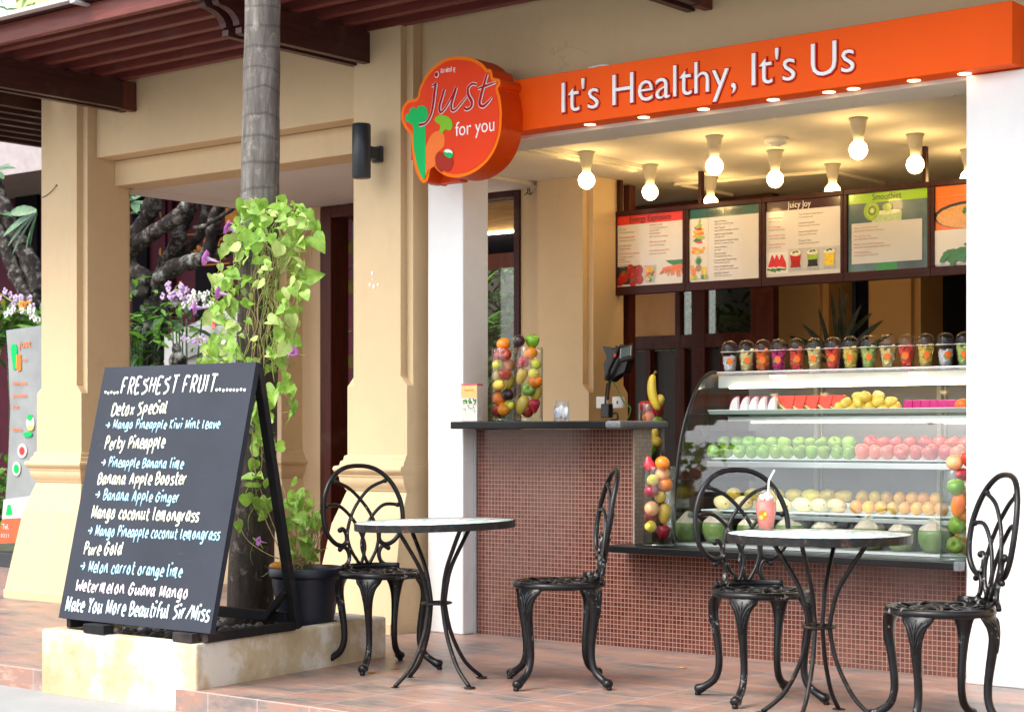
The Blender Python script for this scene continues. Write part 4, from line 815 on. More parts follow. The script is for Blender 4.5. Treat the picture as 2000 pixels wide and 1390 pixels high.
for i, u in enumerate((1780, 1796, 1812, 1829, 1846, 1862)):
    q = MB(); q.box(-.026, .026, -.03, .03, 0, .055); o = q.build('red_dragon_fruit_block', [M['flesh_magenta']], bevel=.006); o.location = (P(u, 790, 7.98).x, 7.98, Z+.001); o.rotation_euler = (0, 0, rnd.uniform(-.2, .2))
    tag(o, f'{ORD[i]} magenta dragon fruit block from the left on the upper tray', 'dragon fruit', 'magenta dragon fruit blocks')
q = MB(); q.ball((0, 0, .03), (.04, .035, .03), 9, 6); o = q.build('papaya_piece', M['flesh_orange']); o.location = (P(1884, 790, 7.95).x-.01, 7.95, Z); tag(o, 'orange papaya piece at the right end of the upper tray', 'papaya')

# ================================================================== fruit cups with dome lids on top of the case
CUP = [('white dragon fruit', 'flesh_white'), ('pale melon', 'flesh_pale'), ('red papaya', 'flesh_orange'), ('pink dragon fruit', 'flesh_magenta'), ('red melon sticks', 'flesh_red'), ('pale pineapple', 'flesh_pale'), ('watermelon chunks', 'flesh_red'), ('yellow pineapple rings', 'flesh_yellow'), ('green guava', 'flesh_green'), ('golden melon', 'flesh_pale'), ('watermelon cubes', 'flesh_red'), ('yellow mango', 'flesh_yellow'), ('pink and white dragon fruit', 'flesh_white'), ('green apple', 'flesh_green')]
q = MB(); q.lathe([(.030, 0), (.0305, .002), (.043, .096), (.0465, .100), (.0465, .103), (.0415, .1025), (.0288, .003), (.0005, .0025)], 24); me_c = q.mesh('cup_body', [M['cup_plastic']])
q = MB(); q.lathe([(.0455, .107), (.042, .1075), (.0428, .118), (.0425, .130), (.038, .146), (.027, .158), (.011, .1645), (.0005, .1655)], 24); me_l = q.mesh('dome_lid', [M['cup_plastic']])
def bent_disc(r, R, zc, ang, mat, name):
    q = MB(); n_ = 18; vs = [(R*cos(ang), R*sin(ang), zc)]
    for k in range(n_):
        a = 2*pi*k/n_; t_ = r*cos(a)/R; z_ = zc+r*sin(a); RR = R+(z_-zc)*.13; vs.append((RR*cos(ang+t_), RR*sin(ang+t_), z_))
    q.add(vs, [(0, 1+k, 1+(k+1) % n_) for k in range(n_)], 0, True); return q.mesh(name, [mat])
q = MB(); q.lathe([(.0455, .1035), (.0485, .1035), (.0485, .1065), (.0455, .1065)], 24); me_r = q.mesh('lid_rim', [M['cup_rim']])
me_s = bent_disc(.0175, .0385, .055, radians(-62), M['sticker_orange'], 'sticker')
me_g = bent_disc(.006, .0390, .047, radians(-86), M['logo_green'], 'sticker_leaf')
for i, u in enumerate((1425, 1458, 1490, 1521, 1556, 1591, 1627, 1661, 1697, 1734, 1771, 1808, 1847, 1884)):
    nm_, mt = CUP[i]; x = P(u, 720, 8.09).x
    t = thing('fruit_cup', f'clear dome cup of {nm_}, {ORD[i]} from left on the display case', 'fruit cup', (x, 8.09, 1.4405), radians(rnd.uniform(-14, 14)), 'fruit cups on top of the display case')
    def cp(n_, me):
        o = bpy.data.objects.new(n_, me); COL.objects.link(o); o.parent = t
    cp('cup_body', me_c); cp('dome_lid', me_l); cp('lid_rim', me_r); cp('sticker', me_s); cp('sticker_leaf', me_g)
    full = .088 if i not in (0, 12) else .060
    q = MB(); q.lathe([(.0005, .004), (.0265, .005), (.0265+full*.10, .004+full*.85), (.0005, full)], 14, sq=lambda a, z: .93+.06*sin(5*a+40*z+i)); q.build('fruit_core', M[mt], t)
    q = MB()
    for k in range(22):
        z = .008+full*k/22; R_ = .0285+z*.13-.013; a = k*2.4+rnd.uniform(-.4, .4); rr = R_*rnd.uniform(.75, 1.0)
        Mx = Euler((rnd.uniform(-.6, .6), rnd.uniform(-.6, .6), rnd.uniform(0, 3))).to_matrix().to_4x4(); Mx = Matrix.Translation((rr*cos(a), rr*sin(a), z+.008)) @ Mx
        if i in (4, 1, 2): h_ = .02; w_ = .010
        else: h_ = .012; w_ = .013
        q.box(-w_, w_, -w_*.8, w_*.8, -h_, h_, M=Mx)
    q.build('fruit_filling', M[mt], t, bevel=.003)

# ================================================================== things on the counter
p = P(922, 800, 7.50)
t = thing('leaflet_box', 'tall white and orange leaflet box on the left end of the counter', 'leaflet holder', (p.x, 7.50, 1.181), radians(8))
q = MB(); q.box(-.052, .052, -.03, .03, 0, .198); q.build('box_body', M['flyer'], t, bevel=.003)
q = MB(); q.box(-.0515, .0515, -.032, -.0305, .13, .195); q.build('orange_panel', M['flyer_orange'], t)
q = MB(); q.box(-.0525, .0525, -.0325, .0305, .1985, .206); q.build('pink_top', M['flyer_pink'], t)
q = MB(); f_ = lambda a, b, h: Vector((a, -.0322-h, b)); text_into(q, "Nourish", f_, -.03, .165, .06, .016, depth=.0006); q.build('script', M['logo_carrot'], t)
q = MB()
for k in range(26): q.ball((rnd.uniform(-.045, .045), -.0305, rnd.uniform(.095, .125)), (.006, .0008, .005), 6, 4)
for k in range(30): q.ball((rnd.uniform(-.035, .045), -.0305, rnd.uniform(.05, .1)), (.004, .0008, .002), 6, 4)
q.build('printed_picture', M['pic_rind'], t)
p = P(1097, 805, 7.56)
t = thing('plastic_bag', 'small clear plastic bag of folded tissue on the counter top', 'bag', (p.x, 7.56, 1.181), radians(-10))
q = MB()
for k in range(5): q.ball((-.035+.018*k, .004*(k % 2), .04+.006*(k % 3)), (.020, .014, .034), 10, 7)
q.build('folded_tissue', M['print_panel'], t)
q = MB(); n_ = 12; vs = []; fs = []
for i in range(n_+1):
    for j, z in enumerate((0, .02, .06, .09, .105)):
        x = -.06+.12*i/n_; d = .024*sin(pi*i/n_)*(1-.75*(z/.105)**2)+.002; vs.append((x*(1 if z < .09 else .92), -d+.006*sin(i*2.1+z*60)*.5, z+(.006*sin(i*1.7) if j == 4 else 0)))
for i in range(n_+1):
    for j, z in enumerate((0, .02, .06, .09, .105)):
        x = -.06+.12*i/n_; d = .024*sin(pi*i/n_)*(1-.75*(z/.105)**2)+.002; vs.append((x*(1 if z < .09 else .92), d, z+(.006*sin(i*1.7) if j == 4 else 0)))
o_ = (n_+1)*5
for i in range(n_):
    for j in range(4):
        a = i*5+j; fs += [(a, a+5, a+6, a+1), (o_+a, o_+a+1, o_+a+6, o_+a+5)]
q.add(vs, fs, 0, True); q.build('bag_film', M['poly_bag'], t)
q = MB(); text_into(q, "69", lambda a, b, h: Vector((a, -.030-h, b)), -.028, .03, .02, .035, depth=.0006); q.build('blue_mark', M['ink_blue'], t)
# card phone on the pillar, its wires and the sockets
t = thing('wall_phone', 'black wall phone with angled screen and hanging coiled cord on the pillar', 'phone', (-6.98, 9.38, 1.6))
Yw = 9.36
def pw(u, v, y=Yw): return P(u, v, y)
q = MB(); pts = [(1176, 676), (1196, 680), (1202, 688), (1210, 672), (1218, 676), (1216, 690), (1226, 700), (1218, 726), (1206, 732), (1190, 746), (1180, 736), (1178, 710), (1184, 698)]
pl3 = [pw(*p_) for p_ in pts]; q.prism([(p_.x, p_.z) for p_ in pl3], lambda a, b, h: (a, Yw+.08-h, b), 0, .075); q.build('phone_base', M['black_plastic'], t, world=True, bevel=.006)
q = MB(); q.tube(catmull([pw(1208, 676, Yw-.02), pw(1200, 700, Yw-.03), pw(1188, 726, Yw-.03), pw(1186, 742, Yw-.02)], 6), [.020]*6+[.014]*7+[.02]*6, 10); q.build('handset', M['black_plastic'], t, world=True)
Ms = Matrix.Translation(pw(1224, 690, Yw-.05)) @ Matrix.Rotation(radians(-12), 4, 'Y') @ Matrix.Rotation(radians(-20), 4, 'X')
q = MB(); q.box(-.045, .055, -.015, .015, -.05, .055, M=Ms); q.build('screen_housing', M['black_plastic'], t, world=True, bevel=.005)
q = MB(); q.box(-.028, .036, -.0175, -.0155, -.03, .035, M=Ms); q.build('screen', M['print_slate'], t, world=True)
q = MB()
for k in range(5):
    for sx in (-.037, .044): q.box(sx-.004, sx+.004, -.0172, -.0155, -.03+.014*k, -.022+.014*k, M=Ms)
q.build('side_buttons', M['letter_white'], t, world=True)
q = MB(); 
for a, b, c in ((1201, 694, 0),): q.ball(pw(a, b, Yw-.052), (.011, .003, .014), 8, 6)
q.build('round_sticker', M['print_red'], t, world=True)
q = MB(); hl = [pw(1191, 744, Yw-.01), pw(1189, 760, Yw-.02), pw(1187, 780, Yw-.03)]
ax = catmull(hl, 40); q.tube([p_+Vector((.008*cos(i*.9), .008*sin(i*.9), 0)) for i, p_ in enumerate(ax)], .0035, 5); ax2 = catmull([pw(1186, 748, Yw), pw(1183, 770, Yw-.02), pw(1182, 790, Yw-.03)], 6); q.tube(ax2, .006, 6)
q.build('coiled_cord', M['black_plastic'], t, world=True)
q = MB(); p = pw(1186, 802, Yw-.03); q.box(p.x-.035, p.x+.03, Yw-.055, Yw-.005, p.z-.045, p.z+.045); q.build('power_adaptor', M['black_plastic'], t, world=True, bevel=.006)
q = MB(); q.tube(catmull([pw(1192, 810, Yw-.03), pw(1204, 806, Yw-.03), pw(1206, 818, Yw-.03), pw(1194, 820, Yw-.03), pw(1190, 826, Yw-.03)], 6), .006, 6); q.build('looped_wire', M['black_plastic'], t, world=True)
q = MB(); q.tube(catmull([pw(1196, 744, Yw-.01), pw(1208, 765, Yw+.02), pw(1218, 785, Yw+.0), pw(1231, 795, Yw-.03), pw(1230, 808, Yw-.03), pw(1221, 828, Yw-.03)], 6), .004, 6); tag(q.build('green_cable', M['green_plastic']), 'thin green cable hanging beside the wall socket on the pillar', 'cable')
for i, (u0, u1) in enumerate(((1166, 1186), (1197, 1218))):
    a, b = P(u0, 797, 9.435), P(u1, 774, 9.435)
    t = thing('wall_socket', ('white blank wall plate behind the hanging phone cord', 'white wall socket beside the green cable on the pillar')[i], 'socket', (a.x, 9.42, a.z)); q = MB(); q.box(a.x, b.x, 9.425, 9.4495, a.z, b.z); q.build('socket_plate', M['white_plastic'], t, world=True, bevel=.004)
    if i:
        q = MB(); c_ = (a+b)/2; q.box(c_.x-.006, c_.x+.006, 9.4235, 9.4247, c_.z-.01, c_.z+.01); q.build('socket_slot', M['black_plastic'], t, world=True)
t = thing('ceiling_wire_end', 'two loose black wires hanging from the soffit beside the window frame', 'wires', (P(1030, 370, 9.55).x, 9.55, 2.75))
q = MB(); f_ = lambda u, v: P(u, v, 9.55)
for k, pts in enumerate(([(1030, 350), (1031, 366), (1030, 376), (1024, 381)], [(1033, 350), (1034, 370), (1036, 378), (1041, 376)], [(1030, 376), (1034, 380), (1038, 379)])): q.tube(catmull([f_(*p_) for p_ in pts], 5), .0035, 5)
q.build('wire_strands', M['black_plastic'], t, world=True)
# ================================================================== menu boards
class Art:
    """flat printed artwork: every shape lies a hair above the last"""
    def __init__(s, fn): s.fn = fn; s.mb = MB(); s.mats = []; s.h = .0012
    def mi(s, m):
        if m not in s.mats: s.mats.append(m)
        return s.mats.index(m)
    def T(s, m, pts, smooth=0):
        if smooth: pts = [(v.x, v.y) for v in catmull([Vector((*p, 0)) for p in pts], smooth, True)]
        s.h += .00025; n = len(pts)
        from mathutils.geometry import tessellate_polygon
        tri = tessellate_polygon([[Vector((a, b, 0)) for a, b in pts]])
        s.mb.add([s.fn(a, b, s.h) for a, b in pts], [tuple(t) for t in tri], s.mi(m))
    def E(s, m, cx, cy_, rx, ry, rot=0, n=20, amp=0, k=5):
        s.T(m, [(cx+rx*(1+amp*sin(k*t+cx*50))*cos(t)*cos(rot)-ry*(1+amp*sin(k*t+cx*50))*sin(t)*sin(rot), cy_+rx*cos(t)*sin(rot)+ry*(1+amp*sin(k*t+cx*50))*sin(t)*cos(rot)) for t in [2*pi*i/n for i in range(n)]])
    def R(s, m, a0, a1, b0, b1): s.T(m, [(a0, b0), (a1, b0), (a1, b1), (a0, b1)])
    def done(s, name, parent): return s.mb.build(name, [M[m] for m in s.mats], parent, world=True)
BX = [-7.062, -6.486, -5.910, -5.333, -4.757, -4.180]; BZ0, BZ1, BYY = 2.04, 2.60, 9.75
def board(i, label, header, htxt, hcol, hat, panel):
    x0, x1 = BX[i]+.001, BX[i+1]-.001
    t = thing('menu_board', label, 'menu board', ((x0+x1)/2, BYY, BZ0), 0, 'menu boards hung in a row over the counter')
    q = MB(); q.box(x0, x1, BYY, BYY+.05, BZ0, BZ0+.056); q.box(x0, x1, BYY, BYY+.05, BZ1-.032, BZ1); q.box(x0, x0+.024, BYY, BYY+.05, BZ0+.056, BZ1-.032); q.box(x1-.02, x1, BYY, BYY+.05, BZ0+.056, BZ1-.032); q.build('frame', M['board_frame'], t, world=True, bevel=.003)
    a0, a1, b0, b1 = x0+.024, x1-.02, BZ0+.056, BZ1-.032; yp = BYY+.018
    q = MB(); q.box(a0, a1, yp, BYY+.04, b0, b1); q.build('panel', M[panel], t, world=True)
    W, H = a1-a0, b1-b0
    fn = lambda a, b, h: Vector((a0+a*W, yp-h, b0+b*H))
    hh = .128
    q = MB(); q.box(a0, a1, yp-.0012, yp-.0003, b1-hh*H, b1); q.build('header', M[header], t, world=True)
    if htxt:
        q = MB(); f2 = lambda a, b, h: Vector((a, yp-.0015-h, b)); cap = .041
        text_into(q, htxt, f2, a0+hat[0]*W, b1-hh*H+.014, hat[1]*W, cap, depth=.0008, offset=.0); q.build('heading', M[hcol], t, world=True)
    return t, fn, a0, b0, W, H, yp
def lines(t, geo, items):
    fn, a0, b0, W, H, yp = geo; g = {}
    f2 = lambda a, b, h: Vector((a, yp-.0012-h, b))
    for (a, b, txt, col, cap) in items:
        q = g.setdefault((a, b, col), MB()); text_into(q, txt, f2, a0+a*W, b0+b*H, None, cap, depth=.0006, xs=.86)
    for (a, b, col), q in g.items(): q.build({'ink_pink': 'item_lettering', 'ink_grey': 'detail_lettering'}[col], M[col], t, world=True)
def posts(t, x):
    q = MB(); q.box(x-.012, x+.012, BYY+.005, BYY+.04, BZ1, 2.811); q.build('hanger', M['board_frame'], t, world=True)
# 1 energy explosion
t, *geo = board(0, 'menu board with red Energy Explosion heading and tomato and carrot pictures', 'print_red', 'Energy Explosion', 'ink_black', (.19, .62), 'print_white'); fn = geo[0]; posts(t, -7.02)
L, it = [], 0
for k, (a, b, c) in enumerate((("Pure Gold", "carrot, orange, lemon, ginger", ""), ("Banana Breakfast Shake", "banana, yogurt, strawberry, milk", ""), ("Rise & Shine Juice", "pineapple, carrot, lime", ""), ("Carrot & Red Pepper Booster", "carrot, tomato, red pepper", "lemon juice"), ("Tomato Warmer", "tomato, celery, basil, salt", "spring onion"))):
    y = .80-.115*k; L += [(.03, y, a, 'ink_pink', .0115), (.03, y-.042, b, 'ink_grey', .0085)]+([(.03, y-.075, c, 'ink_grey', .0085)] if c else [])
for k, (a, b, c) in enumerate((("Vegetable Cocktail", "carrot, celery, tomato, lemon juice", "garlic, black pepper"), ("Early Dreamroll", "apple, carrot, beetroot, orange juice", ""), ("Fully Beetroot and Chili", "beetroot, apple, celery, ginger", ""), ("Carrot, Beetroot and Celery", "carrot, beetroot, celery, parsley", ""))):
    y = .83-.12*k; L += [(.49, y, a, 'ink_pink', .0115), (.49, y-.042, b, 'ink_grey', .0085)]+([(.49, y-.075, c, 'ink_grey', .0085)] if c else [])
lines(t, geo, L)
A = Art(fn); A.R('pic_dark', 0, .37, .03, .285); 
for cx, cy_, r in ((.04, .08, .07), (.20, .24, .07), (.33, .22, .075), (.10, .14, .085), (.25, .14, .075), (.34, .09, .07), (.24, .05, .06)): A.E('pic_tomato', cx, cy_, r*.86, r); A.E('pic_tomato_hi', cx-.018, cy_+.028, r*.24, r*.16, .5)
for cx, cy_ in ((.10, .21), (.25, .09)):
    for k in range(5): A.E('pic_leaf', cx+.018*cos(k*1.25), cy_+.012*sin(k*1.25), .022, .006, k*1.25)
A.done('tomato_picture', t)
A = Art(fn); A.T('pic_glassgrey', [(.42, .04), (.57, .04), (.60, .28), (.40, .28)])
for k in range(26): A.E(rnd.choice(('pic_carrot', 'pic_lime', 'pic_yellow', 'pic_red', 'pic_pale', 'pic_leaf')), .43+.13*rnd.random(), .06+.17*rnd.random(), .022, .016, rnd.random()*3, 10)
A.E('pic_mango', .48, .225, .045, .045, amp=.1); A.done('salad_glass_picture', t)
A = Art(fn); A.T('pic_leaf', [(.73, .33), (1.0, .33), (1.0, .25), (.93, .27), (.86, .25), (.78, .29)])
for k in range(9):
    a = .95-.028*k; x, y = a, .265-.004*k; x2, y2 = 1.0-.045*k-.012*(k % 2), .09-.012*(k % 3)+.008*k
    A.T('pic_carrot', [(x-.024, y), (x+.024, y+.01), (min(x2+.012, .998), y2+.01), (x2-.006, y2)]); A.T('pic_tomato_hi', [(x+.006, y-.03), (x+.012, y-.03), (x2+.004, y2+.03)])
A.done('carrot_picture', t)
# 2 health booster
t, *geo = board(1, 'menu board with dark green Health Booster heading and pineapple picture', 'print_teal', 'Health Booster', 'ink_black', (.25, .52), 'print_white'); fn = geo[0]; posts(t, -6.375)
L = []
for k, (a, b) in enumerate((("Papaya & Banana", "papaya, banana, orange juice, ginger"), ("Detox Special", "mango, kiwi fruit, pineapple juice, mint leaves"), ("Apple & Celery Breakfast", "apple, celery, milk"), ("Apple, Carrot & Cucumber Juice", "apple, carrot, cucumber, and celery"), ("Guava Goodness", "guava, apple"), ("Carrot Cocktail", "carrot, pineapple, ginger, lemon"), ("Beetroot, Pear & Spinach Juice", "beetroot, pear, fresh spinach"), ("Carrot & Ginger Energizer", "carrot, orange, lime, parsley and fresh ginger"), ("Red Pepper Booster", "carrot, celery, red pepper, lime"))):
    y = .80-.088*k; L += [(.36, y, a, 'ink_grey', .0115), (.36, y-.034, b, 'ink_grey', .0085)]
lines(t, geo, L)
A = Art(fn); A.R('letter_white', .0, .27, .02, .86)
for k, (m_, w) in enumerate((('pic_tomato_hi', .07), ('pic_rind', .085), ('pic_lime', .09), ('pic_mango', .09), ('pic_carrot', .085), ('pic_yellow', .075), ('pic_red', .06), ('pic_lime', .05))): A.E(m_, .135+.008*((k*7) % 3-1), .555+.030*k, w*.95, .028, .25*(1 if k % 2 else -1))
A.E('pic_lime', .15, .825, .016, .04, -.3); A.done('fruit_tower_picture', t)
A = Art(fn)
for k in range(16): A.E(rnd.choice(('pic_mango', 'pic_yellow', 'pic_carrot')), .045+.18*rnd.random(), .405+.07*rnd.random()*(1-abs((k/15)-.5)), .028, .024, rnd.random()*3, 6)
A.done('mango_cube_picture', t)
A = Art(fn)
for k in range(15):
    a = radians(30+120*k/14); A.T('pic_leaf', [(.135-.01, .23), (.135+.01, .23), (.135+.075*cos(a), .235+.13*sin(a))])
A.E('pic_pine', .135, .19, .04, .05); A.T('pic_carrot', [(.04, .07), (.085, .07), (.10, .19), (.03, .19)]); A.T('pic_yellow', [(.19, .06), (.24, .06), (.25, .20), (.18, .20)]); A.T('pic_foam', [(.11, .045), (.175, .045), (.18, .13), (.105, .13)])
for cx, m_ in ((.04, 'pic_yellow'), (.09, 'pic_lime'), (.20, 'pic_leaf'), (.24, 'pic_lime')): A.E(m_, cx, .065, .03, .03)
A.E('pic_mango', .04, .21, .025, .025); A.done('pineapple_picture', t)
# 3 juicy joy
t, *geo = board(2, 'menu board with dark Juicy Joy heading and three juice glasses', 'print_aubergine', 'Juicy Joy', 'letter_white', (.29, .31), 'print_white'); fn = geo[0]
L = []
for k, (a, b) in enumerate((("Melon Melodious", "melon, watermelon"), ("Perky Pineapple", "pineapple, banana, lime juice"), ("Melon & Mint Cooler", "melon, fresh mint and ginger"), ("Papaya Sweet & Sour", "papaya and lime juice"))): L += [(.04, .77-.115*k, a, 'ink_pink', .0115), (.04, .735-.115*k, b, 'ink_grey', .0085)]
for k, (a, b) in enumerate((("Pear, Orange & Ginger Reviver", "pear, orange juice, ginger"), ("Homemade Limeade", "lime juice, lime peel, mint and honey"), ("Banana & Apple Booster", "banana, apple, cinnamon, ginger"), ("Pineapple Tango", "pineapple, lime juice, yogurt, honey"), ("Mango and Basil", "mango, basil, apple, lime"))): L += [(.44, .795-.115*k, a, 'ink_grey', .0115), (.44, .76-.115*k, b, 'ink_grey', .0085)]
lines(t, geo, L)
A = Art(fn); A.R('letter_white', 0, .30, .04, .33); A.R('print_panel', .302, 1, .06, .36)
for k, x in enumerate((.03, .09, .16)):
    A.T('pic_rind', [(x-.02, .10), (x+.10, .06+.01*k), (x+.12, .11), (x, .14)]); A.T('pic_foam', [(x-.01, .12), (x+.10, .08+.01*k), (x+.115, .12), (x, .15)]); A.T('pic_melon', [(x-.005, .14), (x+.115, .115), (x+.11, .18), (x+.06, .295), (x+.045, .29)])
for x, top, low in ((.40, 'pic_red', 'pic_tomato'), (.63, 'pic_lime', 'pic_dark'), (.85, 'pic_yellow', 'pic_yellow')):
    A.T('pic_glassgrey', [(x-.085, .08), (x+.085, .08), (x+.065, .15), (x+.08, .33), (x-.08, .33), (x-.065, .15)]); A.T(low, [(x-.07, .11), (x+.07, .11), (x+.06, .16), (x+.065, .22), (x-.065, .22), (x-.06, .16)]); A.T(top, [(x-.064, .20), (x+.064, .20), (x+.075, .29), (x-.075, .29)]); A.E('pic_foam', x, .295, .075, .035); A.E('pic_leaf', x-.02, .31, .025, .012, .4); A.E('pic_leaf', x+.02, .315, .022, .012, -.4)
A.done('juice_picture', t)
# 4 smoothies
t, *geo = board(3, 'menu board with lime green Smoothies heading over a kiwi smoothie picture', 'print_lime', 'Smoothies', 'ink_black', (.31, .36), 'print_slate'); fn = geo[0]; posts(t, -4.80)
A = Art(fn); A.T('pic_spinach', [(.36, .0), (.62, .0), (.63, .14), (.35, .14)]); A.T('pic_smoothie', [(.355, .1), (.625, .1), (.68, .74), (.29, .74)]); A.E('pic_pale', .485, .735, .19, .03); A.E('pic_kiwi', .30, .77, .10, .125); A.E('pic_lime', .31, .77, .08, .10)
for k in range(14): A.E('pic_dark', .31+.042*cos(k*.449), .77+.052*sin(k*.449), .006, .011, k*.449)
A.E('pic_pale', .31, .77, .02, .028); A.E('pic_lime', .50, .80, .06, .05); A.done('smoothie_picture', t)
A = Art(fn); A.h = .005; A.R('print_panel', .05, .93, .10, .62); A.done('text_panel', t)
geo2 = list(geo); g_yp = geo2[5]-.0045; geo2[5] = g_yp; L = []
for k, (a, b) in enumerate((("Papaya, Lime and Coconut", "papaya, pineapple, lime, banana, coconut cream"), ("Pear and Star Anise", "pear, orange, banana, star anise, lime"), ("Mango, Coconut and Lemongrass", "mango, apple, coconut milk, lemongrass, yoghurt, honey"), ("Almond and Mango", "mango, apple, honey, crushed almond"))): L += [(.08, .55-.105*k, a, 'ink_pink', .0125), (.08, .515-.105*k, b, 'ink_grey', .0090)]
lines(t, geo2, L)
# 5 soups
t, *geo = board(4, 'menu board with orange heading, soup bowl and green leaves, beside the white column', 'print_orange', '', 'ink_black', (0, 0), 'print_white'); fn = geo[0]
A = Art(fn); A.R('print_orange', 0, 1, .45, .87); A.T('pic_carrot', [(0, .80), (.5, .98*.88), (.75, .80), (.2, .70), (0, .68)]); A.T('pic_lime', [(.4, .78), (1, .87), (1, .75), (.6, .70)]); A.E('pic_dark', .44, .62, .46, .175); A.E('pic_soup', .44, .605, .43, .155)
for k in range(22): A.E('pic_leaf' if k % 3 else 'pic_lime', .42+.09*rnd.uniform(-1, 1), .67+.05*rnd.uniform(-1, 1), .035, .014, rnd.random()*3)
A.R('pic_mango', .36, .50, .55, .625); A.R('pic_soup', .39, .47, .56, .60); A.R('letter_white', 0, 1, .02, .448)
for k in range(46):
    a = rnd.random(); A.E(('pic_spinach', 'pic_leaf', 'pic_rind')[k % 3], .10+.75*a, .06+.10*rnd.random()+.24*a*rnd.random(), .10, .035, rnd.uniform(-.6, 1.3), 9, .12, 3)
A.done('soup_picture', t)

# ================================================================== chairs
IR = M['cast_iron']
def leg_part(ang, parent):
    c0, s0 = cos(ang), sin(ang); rad = Vector((c0, s0, 0)); tan = Vector((-s0, c0, 0))
    pz = [(.187, .438, .066, .013), (.199, .418, .060, .015), (.208, .392, .041, .017), (.212, .352, .029, .018), (.207, .305, .0215, .0185), (.196, .235, .0170, .0170), (.189, .170, .0158, .0158), (.192, .115, .0155, .0155), (.212, .070, .0160, .0165), (.250, .042, .018, .017), (.272, .030, .024, .021), (.287, .026, .0235, .021), (.297, .022, .012, .012)]
    # resample smoothly
    p4 = catmull([Vector((a, b, 0)) for a, b, _, _ in pz], 3); w4 = catmull([Vector((c, d, 0)) for _, _, c, d in pz], 3)
    q = MB(); pts = [rad*p.x+Vector((0, 0, p.y)) for p in p4]
    vs = []; n = len(pts); seg = 10
    for i, p in enumerate(pts):
        t = (pts[min(i+1, n-1)]-pts[max(i-1, 0)]).normalized(); nn = tan.cross(t).normalized(); w, h = w4[i].x, w4[i].y
        for k in range(seg): a = 2*pi*k/seg; vs.append(p+tan*(w*cos(a))+nn*(h*sin(a)))
    fs = [(i*seg+k, i*seg+(k+1) % seg, (i+1)*seg+(k+1) % seg, (i+1)*seg+k) for i in range(n-1) for k in range(seg)]+[list(range(seg)), [(n-1)*seg+k for k in range(seg)]]
    q.add(vs, fs, 0, True)
    def on(z, x, lift=.0):   # point on the outer face
        for i in range(len(p4)-1):
            if p4[i].y >= z >= p4[i+1].y:
                f_ = (p4[i].y-z)/max(1e-6, p4[i].y-p4[i+1].y); r_ = lerp(p4[i].x, p4[i+1].x, f_)+lerp(w4[i].y, w4[i+1].y, f_)*math.sqrt(max(0, 1-(x/max(.001, lerp(w4[i].x, w4[i+1].x, f_)))**2)); return rad*(r_+lift)+tan*x+Vector((0, 0, z))
        return rad*.2+tan*x+Vector((0, 0, z))
    q.tube(catmull([on(.425, 0), on(.39, 0, .002), on(.35, 0, .001), on(.30, 0, -.001)], 4), (.005, .004), 6)
    for sx in (-1, 1):
        q.tube(catmull([on(.335, .004*sx), on(.37, .013*sx, .001), on(.40, .028*sx, .001), on(.415, .044*sx), on(.425, .040*sx)], 4), .0042, 6)
        q.tube(catmull([on(.375, .004*sx), on(.40, .012*sx, .002), on(.418, .024*sx, .001)], 4), .0042, 6)
        q.tube(catmull([on(.30, .003*sx), on(.325, .011*sx), on(.345, .017*sx)], 4), .0035, 6)
    q.lathe([(.010, 0), (.013, .002), (.013, .014), (.009, .018)], 10, rad*.286)
    q.build('leg', IR, parent)
